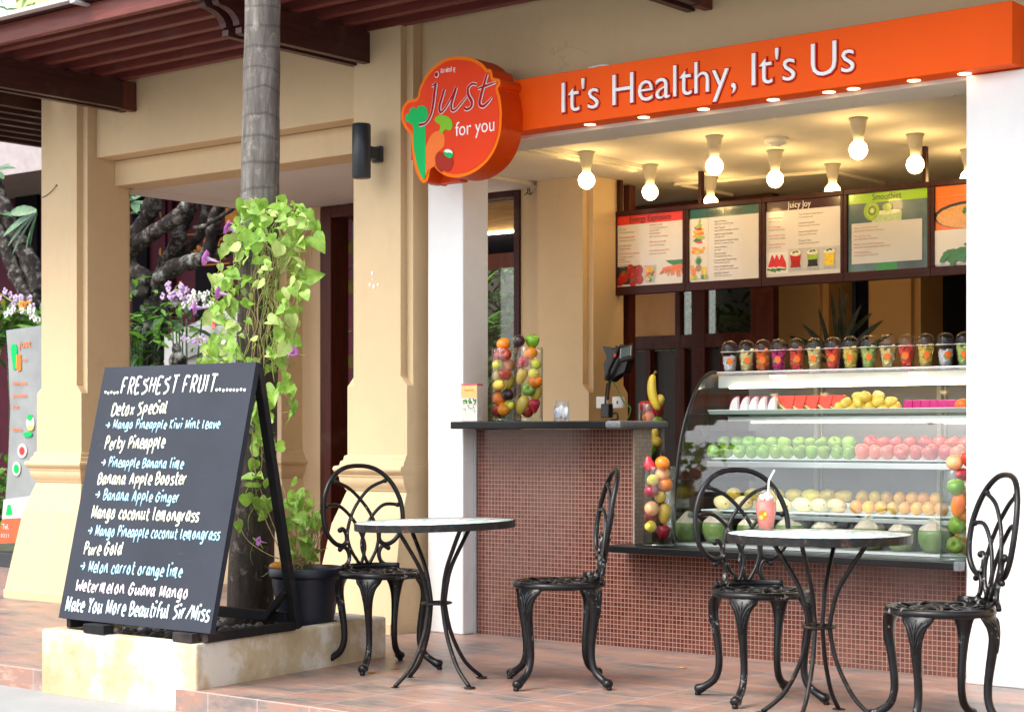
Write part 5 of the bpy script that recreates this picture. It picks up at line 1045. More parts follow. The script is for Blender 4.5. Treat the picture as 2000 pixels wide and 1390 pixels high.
def make_chair():
    t = thing('garden_chair', '', 'chair', (0, 0, 0), 0, 'black cast iron chairs at the mosaic tables')
    for a in (45, 135, 225, 315): leg_part(radians(a), t)
    q = MB(); q.lathe([(.175, .436), (.196, .432), (.206, .438), (.209, .449), (.204, .459), (.192, .463), (.178, .458), (.172, .448), (.175, .436)], 40); q.build('seat_rim', IR, t)
    q = MB()
    for k in range(8):
        a = 2*pi*k/8; c = Vector((.105*cos(a), .105*sin(a), .455)); q.tube([c+Vector((.062*cos(b)*cos(a)-.045*sin(b)*sin(a), .062*cos(b)*sin(a)+.045*sin(b)*cos(a), .006*cos(2*b)+.003*(k % 2))) for b in [2*pi*i/18 for i in range(18)]], (.0075, .005), 6, closed=True, up=(0, 0, 1))
    for r_, h in ((.052, .458), (.112, .452)): q.tube([Vector((r_*cos(b), r_*sin(b), h)) for b in [2*pi*i/28 for i in range(28)]], (.008, .005), 6, closed=True, up=(0, 0, 1))
    q.ball((0, 0, .458), (.02, .02, .008), 10, 6); q.build('seat_lattice', IR, t)
    # leaning, slightly dished back at the -X side
    def bk(a, h): return Vector((-.185-.155*(h-.46)+.55*a*a, a, h))
    q = MB()
    ringR = [(0, .957), (.09, .941), (.160, .885), (.203, .80), (.214, .715), (.200, .640), (.160, .590), (.118, .574), (.090, .592), (.088, .628), (.108, .655), (.122, .648)]
    full = [(-a, h) for a, h in reversed(ringR)]+ringR[1:]
    pp = catmull([bk(a, h) for a, h in full], 5); L = len(pp)
    rs = [.0115*(1 if 12 < i < L-12 else .72+.28*min(i, L-1-i)/12) for i in range(L)]
    q.tube(pp, rs, 10)
    for s in (-1, 1): q.ball(bk(.122*s, .648), .0135, 10, 7)
    q.build('back_frame', IR, t)
    q = MB()
    for s in (-1, 1):
        A_ = [(-.138, .883), (-.05, .842), (.036, .745), (.080, .635), (.070, .560), (.036, .500), (.022, .484)]; B_ = [(-.196, .765), (-.122, .765), (-.05, .700), (-.004, .615), (.006, .560), (-.012, .500), (-.024, .484)]
        for cv in (A_, B_): q.tube(catmull([bk(a*s, h)+Vector((.004*s, 0, 0)) for a, h in cv], 5), .0088, 8)
        q.ball(bk(-.138*s, .883), .0125, 8, 6); q.ball(bk(-.192*s, .765), .0125, 8, 6)
        q.tube(catmull([bk(a*s, h) for a, h in [(-.128, .556), (-.105, .568), (-.086, .548), (-.080, .518), (-.092, .488), (-.125, .470), (-.140, .458)]], 5), [.0105]*31, 8); q.ball(bk(-.130*s, .556), .0125, 8, 6)
    q.build('back_scrollwork', IR, t)
    q = MB(); q.tube([Vector((.197*cos(a), .197*sin(a), .472)) for a in [radians(x) for x in range(128, 233, 6)]], (.005, .016), 8, up=(0, 0, 1)); q.build('back_foot_rail', IR, t)
    return t
ch = make_chair()
for i, (x, y, yaw, lab) in enumerate(((-5.87, 6.23, -20, 'black cast iron chair beside the planter, turned to the left table'), (-4.87, 6.31, -137, 'black cast iron chair seen side on against the mosaic tiles'),
    (-3.93, 6.48, -35, 'black cast iron chair behind the pink smoothie, oval back facing out'), (-3.02, 6.275, -134, 'black cast iron chair in front of the right white column, cut by the frame'))):
    o = ch if i == 0 else copy_tree(ch); o.location = (x, y, 0); o.rotation_euler = (0, 0, radians(yaw)); o['label'] = lab
# ================================================================== tables
def make_table(R_):
    t = thing('mosaic_table', '', 'table', (0, 0, 0), 0, 'round mosaic topped metal tables')
    q = MB(); q.lathe([(.0005, .716), (R_-.006, .716), (R_-.006, .7215), (.0005, .7215)], 64); q.build('mosaic_top', M['table_mosaic'], t)
    q = MB(); q.lathe([(R_-.05, .690), (R_, .690), (R_, .7225), (R_-.0055, .7225), (R_-.0055, .714), (.0005, .714), (.0005, .706), (R_-.05, .706)], 64, smooth=False); q.build('rim', M['rusty_rim'], t)
    for k in range(4):
        a = pi/2*k+radians(-14); d = Vector((cos(a), sin(a), 0)); d2 = Vector((cos(a+.35), sin(a+.35), 0))
        pts = catmull([d*.205+Vector((0, 0, .700)), d*.15+Vector((0, 0, .62)), d*.078+Vector((0, 0, .50)), d*.047+Vector((0, 0, .38)), d*.047+Vector((0, 0, .335)), d*.075+Vector((0, 0, .215)), d*.145+Vector((0, 0, .085)), d*.235+Vector((0, 0, .006))], 6)
        q = MB(); q.tube(pts, .0095, 8); q.lathe([(.026, 0), (.026, .004), (.0005, .006)], 14, d*.238); q.build('leg', M['rusty_rim'], t)
    q = MB(); q.tube([Vector((.060*cos(b), .060*sin(b), .357)) for b in [2*pi*i/28 for i in range(28)]], (.010, .006), 8, closed=True, up=(0, 0, 1)); q.build('leg_ring', M['rusty_rim'], t)
    return t
t1 = make_table(.36); t1.location = (-5.315, 6.01, 0); t1['label'] = 'round mosaic table with nothing on it, between the two left chairs'; t1.rotation_euler = (radians(.8), radians(-1.2), 0)
t2 = copy_tree(t1); t2.location = (-3.506, 6.215, 0); t2.rotation_euler = (0, 0, radians(24)); t2['label'] = 'round mosaic table carrying the pink smoothie'
# smoothie
t = thing('smoothie_cup', 'clear dome lid cup of pink smoothie with white straw on the right table', 'drink', (-3.80, 6.305, .7225)); S_ = 1.0
q = MB(); q.lathe([(.030, 0), (.031, .003), (.041, .07), (.0425, .118), (.044, .12), (.046, .125), (.043, .124), (.0405, .118), (.0395, .07), (.030, .004), (.0005, .003)], 28); q.build('cup_body', M['cup_plastic'], t)
q = MB(); q.lathe([(.0005, .0045), (.0295, .005), (.039, .07), (.040, .112), (.030, .118), (.0005, .119)], 24); q.build('smoothie', M['smoothie_pink'], t)
q = MB(); q.lathe([(.047, .124), (.048, .128), (.044, .130), (.042, .148), (.033, .166), (.016, .175), (.006, .176)], 28); q.build('dome_lid', M['cup_plastic'], t)
q = MB()
for k in range(9): q.ball((rnd.uniform(-.022, .022), rnd.uniform(-.022, .022), .126+rnd.random()*.016), rnd.uniform(.009, .015), 8, 6)
q.build('foam_top', M['cream_foam'], t)
q = MB(); q.tube([Vector((.004, 0, .02)), Vector((.012, .002, .197)), Vector((.014, .003, .205)), Vector((.033, .012, .243))], .0042, 8); q.build('straw', M['white_plastic'], t)
for n_, r_, zc, an, mt in (('sticker', .021, .060, -78, 'sticker_orange'), ('sticker_fruit', .008, .052, -88, 'flesh_yellow'), ('sticker_leaf', .007, .066, -66, 'flesh_yellow')):
    o = bpy.data.objects.new(n_, bent_disc(r_, .0405+(.0004 if n_ != 'sticker' else 0), zc, radians(an), M[mt], n_)); COL.objects.link(o); o.parent = t
for i, (u, v) in enumerate(((770, 1305), (724, 1313), (1331, 1304))):
    p = G(u, v, .0); q = MB(); q.ball((0, 0, .004), (.018, .011, .003), 8, 5); q.ball((.014, .008, .004), (.012, .008, .003), 8, 5); o = q.build('fallen_petal', M['petal_orange']); o.location = p; tag(o, ('orange fallen petal on the tiles left of the left table foot', 'orange fallen petal near the planter corner', 'orange fallen petal on the tiles behind the right table')[i], 'petal')
# ================================================================== planter, palm, pot
pl = thing('raised_planter', 'low weathered cream rendered planter box at the terrace step', 'planter', (-6.5, 5.8, -.1))
co_ = [(-7.02, 5.125), (-5.97, 5.165), (-6.15, 6.56), (-7.17, 6.56)]; cen = Vector((-6.58, 5.85))
ci_ = [(-6.94, 5.21), (-6.055, 5.245), (-6.225, 6.48), (-7.085, 6.48)]
q = MB(); vs = [(x, y, -.0995) for x, y in co_]+[(x, y, .2) for x, y in co_]+[(x, y, .2) for x, y in ci_]+[(x, y, .10) for x, y in ci_]; fs = []
for k in range(4):
    l = (k+1) % 4; fs += [(k, l, 4+l, 4+k), (4+k, 4+l, 8+l, 8+k), (8+k, 8+l, 12+l, 12+k)]
q.add(vs, fs); q.build('planter_wall', M['planter_render'], pl, world=True, bevel=.012)
q = MB(); q.add([(x, y, .13) for x, y in ci_], [(0, 1, 2, 3)]); q.build('soil', M['soil'], pl, world=True)
q = MB()
for k in range(420):
    a, b = rnd.random(), rnd.random(); p = (Vector(ci_[0])*(1-a)+Vector(ci_[1])*a)*(1-b)+(Vector(ci_[3])*(1-a)+Vector(ci_[2])*a)*b
    r = rnd.uniform(.018, .042); q.ball((p.x, p.y, .135+rnd.random()*.03), (r, r*rnd.uniform(.6, .9), r*.55), 7, 5, M=Matrix.Rotation(rnd.random()*6, 4, 'Z'))
tag(q.build('pebbles', M['pebble']), 'dark round pebbles filling the planter under the chalkboard', 'pebbles', kind='stuff')
palm = thing('palm_tree', 'grey ringed palm trunk rising from the planter behind the chalkboard', 'tree', (-6.74, 6.18, .12))
q = MB(); rs = []; pts = []
for k in range(60):
    z = 6.4*k/59; pts.append(Vector((.105*z/3.1+.01*sin(z*1.3), .0, z))); rs.append((.118-.030*min(1, z/3.2))*(1+.018*sin(z*2*pi/.155))+(.02*max(0, .25-z)))
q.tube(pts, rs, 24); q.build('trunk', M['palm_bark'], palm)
q = MB()
for k in range(11):
    a = 2*pi*k/11+.2; d = Vector((cos(a), sin(a), 0)); tn = Vector((-sin(a), cos(a), 0)); el = .9 if k % 2 else .35
    sp = [Vector((.145, 0, 6.35))+d*(2.2*t_)+Vector((0, 0, el*2.2*t_-1.5*t_*t_*1.4)) for t_ in [i/12 for i in range(13)]]; q.tube(sp, [.022*(1-.8*i/12) for i in range(13)], 5)
    for i in range(2, 13):
        for s in (-1, 1):
            for j in (0, .5):
                b0 = sp[i]+(sp[min(i+1, 12)]-sp[i])*j; ln_ = .55*(1-abs(i-6)/9); tip = b0+tn*s*ln_+d*.15+Vector((0, 0, -.28*ln_)); q.add([b0-d*.02, b0+d*.02, tip], [(0, 1, 2)])
q.build('crown', M['bush_leaf'], palm)
pot = thing('plant_pot', 'large black plastic flower pot in the planter behind the chalkboard leg', 'plant pot', (-6.30, 6.15, .165))
q = MB(); pf = [(.118, 0), (.125, .005)]
for k in range(11): z = .01+.235*k/10; pf.append((.127+.042*k/10+(.0022 if k % 2 else 0), z))
pf += [(.170, .250), (.180, .252), (.184, .262), (.184, .296), (.178, .300), (.170, .296), (.166, .27), (.0005, .262)]
q.lathe(pf, 36); q.build('pot_body', M['pot_plastic'], pot)
q = MB(); q.lathe([(.165, .272), (.10, .28), (.0005, .283)], 20); q.build('potting_soil', M['soil'], pot)
q = MB(); q.ball((-.11, -.09, .30), (.05, .035, .025), 8, 6); q.build('dry_leaf', M['petal_orange'], pot)

# ================================================================== leaves
def heart(q, p, tip, nrm, L, W, mi=0, fold=.18, droop=.15):
    t = Vector(tip).normalized(); n = Vector(nrm); n = (n-t*n.dot(t)).normalized(); s = t.cross(n)
    oc = [(0, -.02), (.22, -.13), (.42, -.06), (.52, .14), (.47, .38), (.30, .66), (.12, .88), (0, 1.0)]
    ctr = [(0, 0), (0, .3), (0, .62)]
    def pt(x, y): return p+s*(x*W)+t*(y*L)-n*(droop*L*y*y)+n*(fold*W*abs(x)*1.4)
    vs = [pt(*c) for c in ctr]+[pt(x, y) for x, y in oc]+[pt(-x, y) for x, y in oc[1:-1]]
    # centre 0,1,2 ; right 3..10 ; left 11..16
    f = [(0, 3, 4), (0, 4, 5), (0, 5, 1), (1, 5, 6), (1, 6, 7), (1, 7, 2), (2, 7, 8), (2, 8, 9), (2, 9, 10)]
    g = [(0, 11, 3), (0, 12, 11), (0, 1, 12), (1, 13, 12), (1, 14, 13), (1, 2, 14), (2, 15, 14), (2, 16, 15), (2, 10, 16)]
    q.add(vs, f+g, mi, True)
def blade(q, p, d, nrm, L, W, mi=0, droop=.2):
    t = Vector(d).normalized(); n = Vector(nrm); n = (n-t*n.dot(t)); n = n.normalized() if n.length > 1e-4 else t.orthogonal(); s = t.cross(n); vs = []; fs = []
    prof = [(.25, 0), (.7, .2), (1, .5), (.85, .75), (.4, .93), (.02, 1)]
    for w, y in prof:
        c = p+t*(y*L)-Vector((0, 0, droop*L*y*y)); vs += [c-s*(w*W/2)+n*(.12*W*w), c, c+s*(w*W/2)+n*(.12*W*w)]
    for i in range(len(prof)-1):
        b = i*3; fs += [(b, b+1, b+4, b+3), (b+1, b+2, b+5, b+4)]
    q.add(vs, fs, mi, True)
CAMV = Vector((0, 0, EYE))
vine = thing('flowering_vine', 'bright green climbing vine with pink trumpet flowers around the palm trunk', 'vine', (-6.7, 6.1, .3))
LV, LP = MB(), MB()
rg = [(388, 472, 560), (410, 466, 606), (440, 462, 622), (470, 440, 600), (500, 424, 590), (530, 412, 590), (560, 408, 598), (600, 402, 588), (640, 394, 582), (680, 388, 578), (715, 390, 575), (760, 500, 574), (800, 482, 545), (860, 486, 520), (930, 488, 525), (1000, 495, 530)]
def span(v):
    for i in range(len(rg)-1):
        if rg[i][0] <= v <= rg[i+1][0]: f = (v-rg[i][0])/(rg[i+1][0]-rg[i][0]); return lerp(rg[i][1], rg[i+1][1], f), lerp(rg[i][2], rg[i+1][2], f)
    return rg[-1][1:]
def add_leaf(u, v, Y, L, pale=False):
    p = P(u, v, Y); tc_ = (CAMV-p).normalized(); up = Vector((0, 0, 1))
    n = (tc_*rnd.uniform(.5, 1.1)+up*rnd.uniform(.1, .9)+Vector((rnd.uniform(-.7, .7), rnd.uniform(-.5, .5), rnd.uniform(-.3, .4))))
    side = Vector((rnd.uniform(-1, 1), rnd.uniform(-.4, .4), rnd.uniform(-1.1, .15)))
    heart(LP if pale else LV, p, side, n, L, L*rnd.uniform(.82, 1.0), 0, rnd.uniform(.08, .5), rnd.uniform(0, .45)); return p
leafpts = []
for k in range(390):
    v = 388+330*rnd.random()**1.05; a, b = span(v); f = rnd.random()
    if v > 470 and .42 < f < .80 and rnd.random() < .42: continue
    leafpts.append(add_leaf(lerp(a, b, f), v, 6.05+rnd.uniform(-.17, .12)+(.0 if .2 < f < .8 else .05), rnd.choice((.034, .042, .05, .058, .066, .08)), rnd.random() < .34))
for k in range(34):
    v = rnd.uniform(720, 1010); a, b = span(v); leafpts.append(add_leaf(rnd.uniform(a, b), v, 6.04+rnd.uniform(-.06, .05), rnd.uniform(.05, .085)))
for u, v, L in ((612, 462, .095), (592, 428, .08), (602, 540, .085), (570, 660, .07), (577, 757, .08), (565, 785, .07), (572, 808, .05), (555, 870, .07), (508, 975, .08), (497, 1055, .07), (462, 1018, .06), (480, 965, .08)): leafpts.append(add_leaf(u, v, 6.02, L))
for k in range(46): u = rnd.uniform(548, 636); v = rnd.uniform(930+abs(u-575)*.9, 1085); leafpts.append(add_leaf(u, v, 6.12+rnd.uniform(-.08, .1), rnd.uniform(.045, .08)))
ST, SG, SP = MB(), MB(), MB()
for k in range(30):
    u0 = rnd.uniform(492, 552); v0 = rnd.uniform(430, 560); u1 = rnd.uniform(470, 560); v1 = rnd.uniform(640, 760); Y0 = 6.055-rnd.random()*.03
    pts = [P(lerp(u0, u1, i/6)+rnd.uniform(-9, 9), lerp(v0, v1, i/6), Y0+rnd.uniform(-.02, .02)) for i in range(7)]; (ST if k % 3 else SG).tube(catmull(pts, 4), rnd.uniform(.0016, .0032), 5)
for k, lp in enumerate(leafpts):
    if k % 3: continue
    tgt = Vector((lp.x+max(-.07, min(.07, -6.68-lp.x)), 6.075, lp.z-rnd.uniform(.05, .16))) if lp.x < -6.42 or lp.z > .75 else Vector((-6.30, 6.15, .45))
    m_ = (lp+tgt)/2+Vector((rnd.uniform(-.03, .03), -.03, rnd.uniform(-.05, .0))); (SP if tgt.x > -6.31 else SG).tube(catmull([lp, m_, tgt], 4), .0018, 4)
for pts in ([(590, 470), (586, 505), (575, 540), (578, 570), (570, 600)], [(578, 560), (582, 600), (582, 630), (574, 665), (580, 690), (596, 694)], [(560, 700), (560, 740), (572, 770), (568, 800), (552, 806)], [(575, 480), (592, 500), (596, 520), (584, 530)], [(510, 740), (500, 800), (492, 880), (510, 960), (540, 1040), (560, 1090)], [(500, 800), (512, 900), (500, 960), (540, 1060), (570, 1092)], [(465, 1010), (480, 1050), (520, 1080), (560, 1095)], [(550, 940), (570, 1010), (590, 1090)], [(630, 1040), (610, 1070), (596, 1095)]):
    ST.tube(catmull([P(u, v, 6.03) for u, v in pts], 6), .0026, 5)
for k in range(26): u0 = rnd.uniform(556, 636); ST.tube(catmull([P(u0, rnd.uniform(960, 1050), 6.1), P((u0+595)/2+rnd.uniform(-15, 15), 1070, 6.12), Vector((-6.335+rnd.uniform(-.08, .08), 6.15+rnd.uniform(-.08, .05), .44))], 5), .002, 4)
ST.build('dry_stems', M['vine_stem'], vine, world=True); 
for s_ in (SG, SP): LV.add(s_.v, s_.f, 1, True)
LV.build('foliage', [M['vine_leaf'], M['vine_green']], vine, world=True); LP.build('pale_foliage', M['vine_leaf_pale'], vine, world=True)
def trumpet(u, v, d, s, mat, Y=5.98):
    s *= .78
    p = P(u, v, Y); dv = Vector(d).normalized(); Mx = Matrix.Translation(p) @ dv.to_track_quat('Z', 'Y').to_matrix().to_4x4()
    q = MB(); q.lathe([(.004*s, -.075*s), (.006*s, -.05*s), (.009*s, -.02*s), (.0165*s, .001*s)], 15, M=Mx, mi=1); q.lathe([(.017*s, .002*s), (.044*s, .012*s), (.042*s, .0145*s), (.014*s, .004*s), (.006*s, -.02*s)], 15, M=Mx, sq=lambda a, z: 1+(.09*cos(5*a) if z > 0 else 0)); q.build('flower', [M[mat], M['petal_lilac']], vine, world=True)
trumpet(447, 446, (-.9, -.5, .5), 1.0, 'petal_pink'); trumpet(405, 505, (-1, -.5, .35), 1.15, 'petal_pink'); trumpet(429, 573, (-1, -.6, .2), 1.1, 'petal_pink'); trumpet(384, 601, (-1, -.7, 0), 1.1, 'petal_pink'); trumpet(419, 634, (-.3, -1, 0), .7, 'petal_red'); trumpet(570, 687, (.9, -.3, .5), .9, 'petal_pink'); trumpet(507, 1057, (-.2, -1, .2), .7, 'petal_pink'); trumpet(449, 436, (-1, .2, .1), .45, 'petal_red'); trumpet(437, 668, (.2, -1, .3), .4, 'petal_white')

# ================================================================== chalkboard
BD = Vector((0, .27, 1.185)).normalized(); BN = Vector((0, -BD.z, BD.y)); B0 = Vector((-6.982, 5.195, .248)); BL_ = 1.215; BW_ = 1.066
cb = thing('chalkboard', 'black A-frame chalkboard headed Freshest Fruit standing on the planter', 'chalkboard', (-6.44, 5.2, .2))
def bf(a, b, h): return B0+Vector((a, 0, 0))+BD*b+BN*h
def bhit(u, v):
    r = ray(u, v); o_ = Vector((0, 0, EYE)); t_ = (B0-o_).dot(BN)/r.dot(BN); p = o_+r*t_-B0; return p.x, p.dot(BD)
q = MB(); q.prism([(0, 0), (BW_, 0), (BW_, BL_), (0, BL_)], bf, -.028, 0); q.build('board_panel', M['chalkboard'], cb, world=True, bevel=.003)
GL = {'A': '5 03,29,43;15,35', 'B': '4 03,09;09,29,38,37,26,06;26,36,45,34,23,03', 'D': '4 03,09;09,29,47,45,23,03', 'E': '4 39,09,03,33;06,26', 'F': '4 03,09,39;06,26', 'G': '5 48,29,18,06,04,23,34,46,26', 'H': '4 03,09;33,39;06,36', 'I': '1 03,09', 'K': '4 03,09;39,06,33', 'M': '5 03,09;09,24,49;49,43', 'P': '4 03,09;09,29,38,37,26,06', 'R': '4 03,09;09,29,38,37,26,06;16,33', 'S': '4 39,28,08,07,26,35,34,13,03', 'T': '4 09,49;29,23', 'U': '4 09,04,13,23,34,39', 'W': '6 09,13,36,53,69', 'Y': '4 09,26;49,26,23',
 'a': '4 37,17,05,04,13,24,35;37,34,43', 'c': '3 36,27,17,05,04,13,33', 'd': '4 36,17,05,04,13,24,35;39,34,43', 'e': '3 05,35,36,27,17,05,04,13,33', 'f': '3 39,29,18,13;06,36', 'g': '4 37,17,05,04,13,24,36;37,32,21,01', 'i': '1 07,03;09,09', 'k': '3 09,03;37,05,33', 'l': '2 09,04,13', 'm': '6 07,03;05,17,27,23;25,37,47,43,53', 'n': '4 07,03;05,17,27,34,43', 'o': '4 17,05,04,13,23,34,35,27,17', 'p': '4 07,00;06,17,27,36,35,24,04', 'r': '3 07,03;05,17,27', 's': '3 37,17,06,25,34,23,03', 't': '3 19,14,23,33;07,37', 'u': '4 07,04,13,24,35;37,34,43', 'v': '3 07,13,37', 'w': '5 07,13,25,33,47', 'x': '3 07,33;37,03', 'y': '4 07,05,14,24,37;37,23,01', '.': '1 03,03', '/': '4 03,49', '>': '6 06,56;38,56,34', ' ': '2 '}
def chalk_line(txt, u0, v0, u1, v1, cap, mat, w=.0042, dens=1):
    a0, b0 = bhit(u0, v0); a1, b1 = bhit(u1, v1); sy = cap*8.15/3500/6; dn = False
    adv = sum(float(GL[c].split(' ')[0])+1.5 for c in txt)-1.5; sx = (a1-a0)/adv; x = 0; q = MB()
    for c in txt+' ':
        if c == ' ' and q.v: q.build('chalk_lettering', M[mat], cb, world=True); q = MB()
        wd, gs = GL[c].split(' '); jb = rnd.uniform(-.25, .25); js = rnd.uniform(.92, 1.08)
        for st_ in gs.split(';'):
            if not st_: continue
            pts = [(int(tk[0])+rnd.uniform(-.16, .16), (int(tk[1])-3)*js+rnd.uniform(-.16, .16)+jb) for tk in st_.split(',')]
            pp = [Vector((a0+(x+px__+.10*py)*sx, lerp(b0, b1, (x+px__)/adv)+py*sy, 0)) for px__, py in pts]
            if len(pp) == 2 and (pp[0]-pp[1]).length < .006: q.ball(bf(pp[0].x, pp[0].y+.004, .001), (w*1.35, w*.8, w*1.35), 8, 5); continue
            if len(pp) > 2: pp = catmull(pp, 4)
            q.tube([bf(p.x, p.y, .0012) for p in pp], [(w*rnd.uniform(.85, 1.15), .0012) for p in pp], 6, up=BN)
        x += float(wd)+1.5
for a in ((".....FRESHEST FRUIT.........", 206, 769, 481, 763, 33, 'chalk_white', .0062), ("Detox Special", 218, 811, 326, 806, 25, 'chalk_cream', .0056), ("> Mango Pineapple Kiwi Mint leave", 206, 837, 428, 836, 17, 'chalk_blue', .0042), ("Perky Pineapple", 205, 877, 320, 874, 25, 'chalk_cream', .0054), ("> Pineapple Banana lime", 197, 911, 357, 914, 19, 'chalk_blue', .0044), ("Banana Apple Booster", 191, 945, 363, 945, 23, 'chalk_cream', .0053), ("> Banana Apple Ginger", 185, 975, 349, 981, 20, 'chalk_blue', .0044), ("Mango coconut lemongrass", 179, 1011, 387, 1018, 24, 'chalk_cream', .0053), ("> Mango Pineapple coconut lemongrass", 171, 1045, 428, 1054, 20, 'chalk_blue', .0044), ("Pure Gold", 164, 1083, 237, 1083, 24, 'chalk_cream', .0054), ("> Melon carrot orange lime", 156, 1115, 354, 1126, 22, 'chalk_blue', .0046), ("Wetermelon Guava Mango", 148, 1152, 366, 1168, 22, 'chalk_pink', .0052), ("Make You More Beautiful Sir/Miss", 128, 1192, 407, 1212, 27, 'chalk_bluewhite', .0058)): chalk_line(*a)
XR, XL = -5.95, -6.955
rb = Vector((0, 5.83, .212)); rt = Vector((0, 5.50, 1.425))
for X in (XL, XR): q = MB(); q.bar(Vector((X+(.09 if X == XL else -.09), rb.y, rb.z)), Vector((X, rt.y, rt.z)), .05, .03, up=(0, 1, 0)); q.build('rear_leg', M['black_wood'], cb, world=True, bevel=.003)
for X in (XL+.0, XR-.045): q = MB(); q.bar(Vector((X+.02, 5.216, .223)), Vector((X+(.11 if X == XL else -.045), 5.81, .223)), .036, .040); q.build('runner', M['black_wood'], cb, world=True, bevel=.003)
for bx in ((5.79, 5.82, .235, .285), (5.50, 5.525, 1.33, 1.40)): q = MB(); q.box(XL+(.12 if bx[2] < .5 else .027), XR-(.12 if bx[2] < .5 else .027), *bx); q.build('cross_bar', M['black_wood'], cb, world=True, bevel=.003)
q = MB(); q.bar(Vector((XR-.24, 5.775, .25)), Vector((XR-.095, 5.775, .39)), .03, .03, up=(0, 1, 0)); q.build('brace', M['black_wood'], cb, world=True, bevel=.002)
q = MB(); q.box(-6.72, -6.57, 5.135, 5.195, .201, .243); q.build('front_foot', M['black_wood'], cb, world=True, bevel=.004)
q = MB(); q.box(-6.13, -6.0, 5.165, 5.214, .201, .243); q.build('front_foot', M['black_wood'], cb, world=True, bevel=.004)

# ================================================================== garden and temple behind
tp = thing('temple_building', 'dark maroon temple building with gold stencils behind the garden', 'building', (-16, 15, 0))
q = MB(); q.box(-32, -9.6, 15.0, 15.3, -.1, 4.4); q.build('temple_wall', M['temple_maroon'], tp, world=True)
q = MB(); q.box(-32, -9.6, 13.6, 15.3, 4.401, 4.9); q.build('eaves', M['temple_roof'], tp, world=True)
for u0, u1, v0, v1 in ((33, 76, 340, 512), (262, 290, 380, 760), (385, 425, 520, 720)):
    a, b = P(u0, v1, 14.98), P(u1, v0, 14.98); q = MB(); q.box(a.x, b.x, 14.95, 14.999, max(a.z, 0), b.z); q.build('dark_opening', M['black_void'], tp, world=True)
for u in (335, 322): a = P(u, 500, 14.96); q = MB(); q.box(a.x-.04, a.x+.04, 14.93, 14.998, 0, 4.4); q.build('wall_batten', M['temple_maroon'], tp, world=True)
def motif(u, v, w, h):
    c = P(u, v, 14.99); q = MB(); s = 20.5/3500
    for k in range(6): a = k*pi/3+.3; q.ball((c.x+w*s*.28*cos(a), 14.993, c.z+h*s*.28*sin(a)), (w*s*.22, .006, h*s*.22), 8, 5)
    q.ball((c.x, 14.991, c.z), (w*s*.16, .01, h*s*.16), 8, 5); q.build('gold_motif', M['gold_paint'], tp, world=True)
for a in ((22, 300, 14, 16), (4, 362, 14, 16), (26, 425, 14, 16), (4, 590, 14, 18), (316, 420, 15, 20), (315, 492, 18, 22), (352, 555, 14, 16), (412, 560, 22, 40), (30, 640, 14, 16)): motif(*a)
q = MB()
for k in range(60): u = rnd.uniform(356, 440); v = 470+rnd.random()*40-(u-356)*.05; c = P(u, v, 14.99); q.ball((c.x, 14.993, c.z), (rnd.uniform(.015, .05), .006, rnd.uniform(.012, .03)), 7, 4, M=Matrix.Rotation(rnd.random()*3, 4, 'Y'))
for v in (458, 520): c0_, c1_ = P(352, v+2, 14.99), P(450, v-6, 14.99); q.bar(c0_, c1_, .03, .012)
q.build('gold_frieze', M['gold_paint'], tp, world=True)
a, b = P(446, 440, 14.9), P(470, 405, 14.9); q = MB(); q.box(a.x, b.x, 14.85, 14.93, a.z, b.z); q.build('yellow_panel', M['gold_paint'], tp, world=True)
fh = thing('far_house', 'pale yellow house wall far beyond the pergola edge', 'house', (-27, 22, 0))
q = MB(); q.box(-31, -24, 22, 26, 0, 12); q.build('house_wall', M['plaster_yellow'], fh, world=True); q = MB(); q.box(-31.4, -23.8, 21.7, 26.3, 12, 12.3); q.build('roof', M['temple_roof'], fh, world=True)

def branch(q, pts, r0, r1, Y, dy=0):
    pp = []
    for i, (u, v) in enumerate(pts): pp.append(P(u, v, Y+dy*i))
    pp = catmull(pp, 5); n = len(pp); q.tube([p+Vector((rnd.uniform(-.01, .01), rnd.uniform(-.01, .01), 0)) for p in pp], [lerp(r0, r1, i/(n-1))*rnd.uniform(.84, 1.14) for i in range(n)], 11)
def frangi_leaves(q, p, n, L, spread=1.0):
    for k in range(n): a = 2*pi*k/n+rnd.random(); d = Vector((cos(a), sin(a)*.8, rnd.uniform(-.5, .5)))*spread; blade(q, p+d*.03, d, (rnd.uniform(-.4, .4), -.5, 1), L*rnd.uniform(.75, 1.1), L*.28, 0, .25)
g1 = P(300, 900, 11.6); fr1 = thing('frangipani_tree', 'dark gnarled frangipani tree with spreading bare limbs seen through the arch', 'tree', (g1.x, 11.6, .03))
q = MB(); base = [(298, 1010), (300, 850), (300, 720), (304, 640), (306, 575)]
branch(q, base, .15, .125, 11.6); q.build('trunk', M['tree_bark'], fr1, world=True)
q = MB()
branch(q, [(306, 585), (318, 525), (345, 480), (362, 430), (380, 395), (396, 360)], .085, .06, 11.6)
branch(q, [(312, 545), (345, 520), (385, 508), (410, 488), (416, 440), (430, 400), (445, 370)], .085, .05, 11.5, -.02)
branch(q, [(345, 510), (372, 480), (392, 455), (402, 410), (415, 370)], .05, .045, 11.7)
branch(q, [(405, 492), (440, 492), (470, 480)], .06, .05, 11.5); branch(q, [(418, 470), (445, 445), (470, 440)], .03, .025, 11.5)
branch(q, [(300, 560), (280, 548), (262, 535), (240, 510)], .13, .1, 11.6); branch(q, [(240, 500), (275, 470), (310, 448), (345, 424), (372, 398), (385, 360)], .085, .07, 11.3)
branch(q, [(240, 495), (268, 462), (288, 420), (302, 385), (305, 340)], .095, .085, 11.3); branch(q, [(380, 445), (400, 440), (430, 425), (455, 405)], .018, .022, 11.3)
branch(q, [(255, 545), (268, 565), (290, 572)], .08, .06, 11.5); q.build('limbs', M['tree_bark'], fr1, world=True)
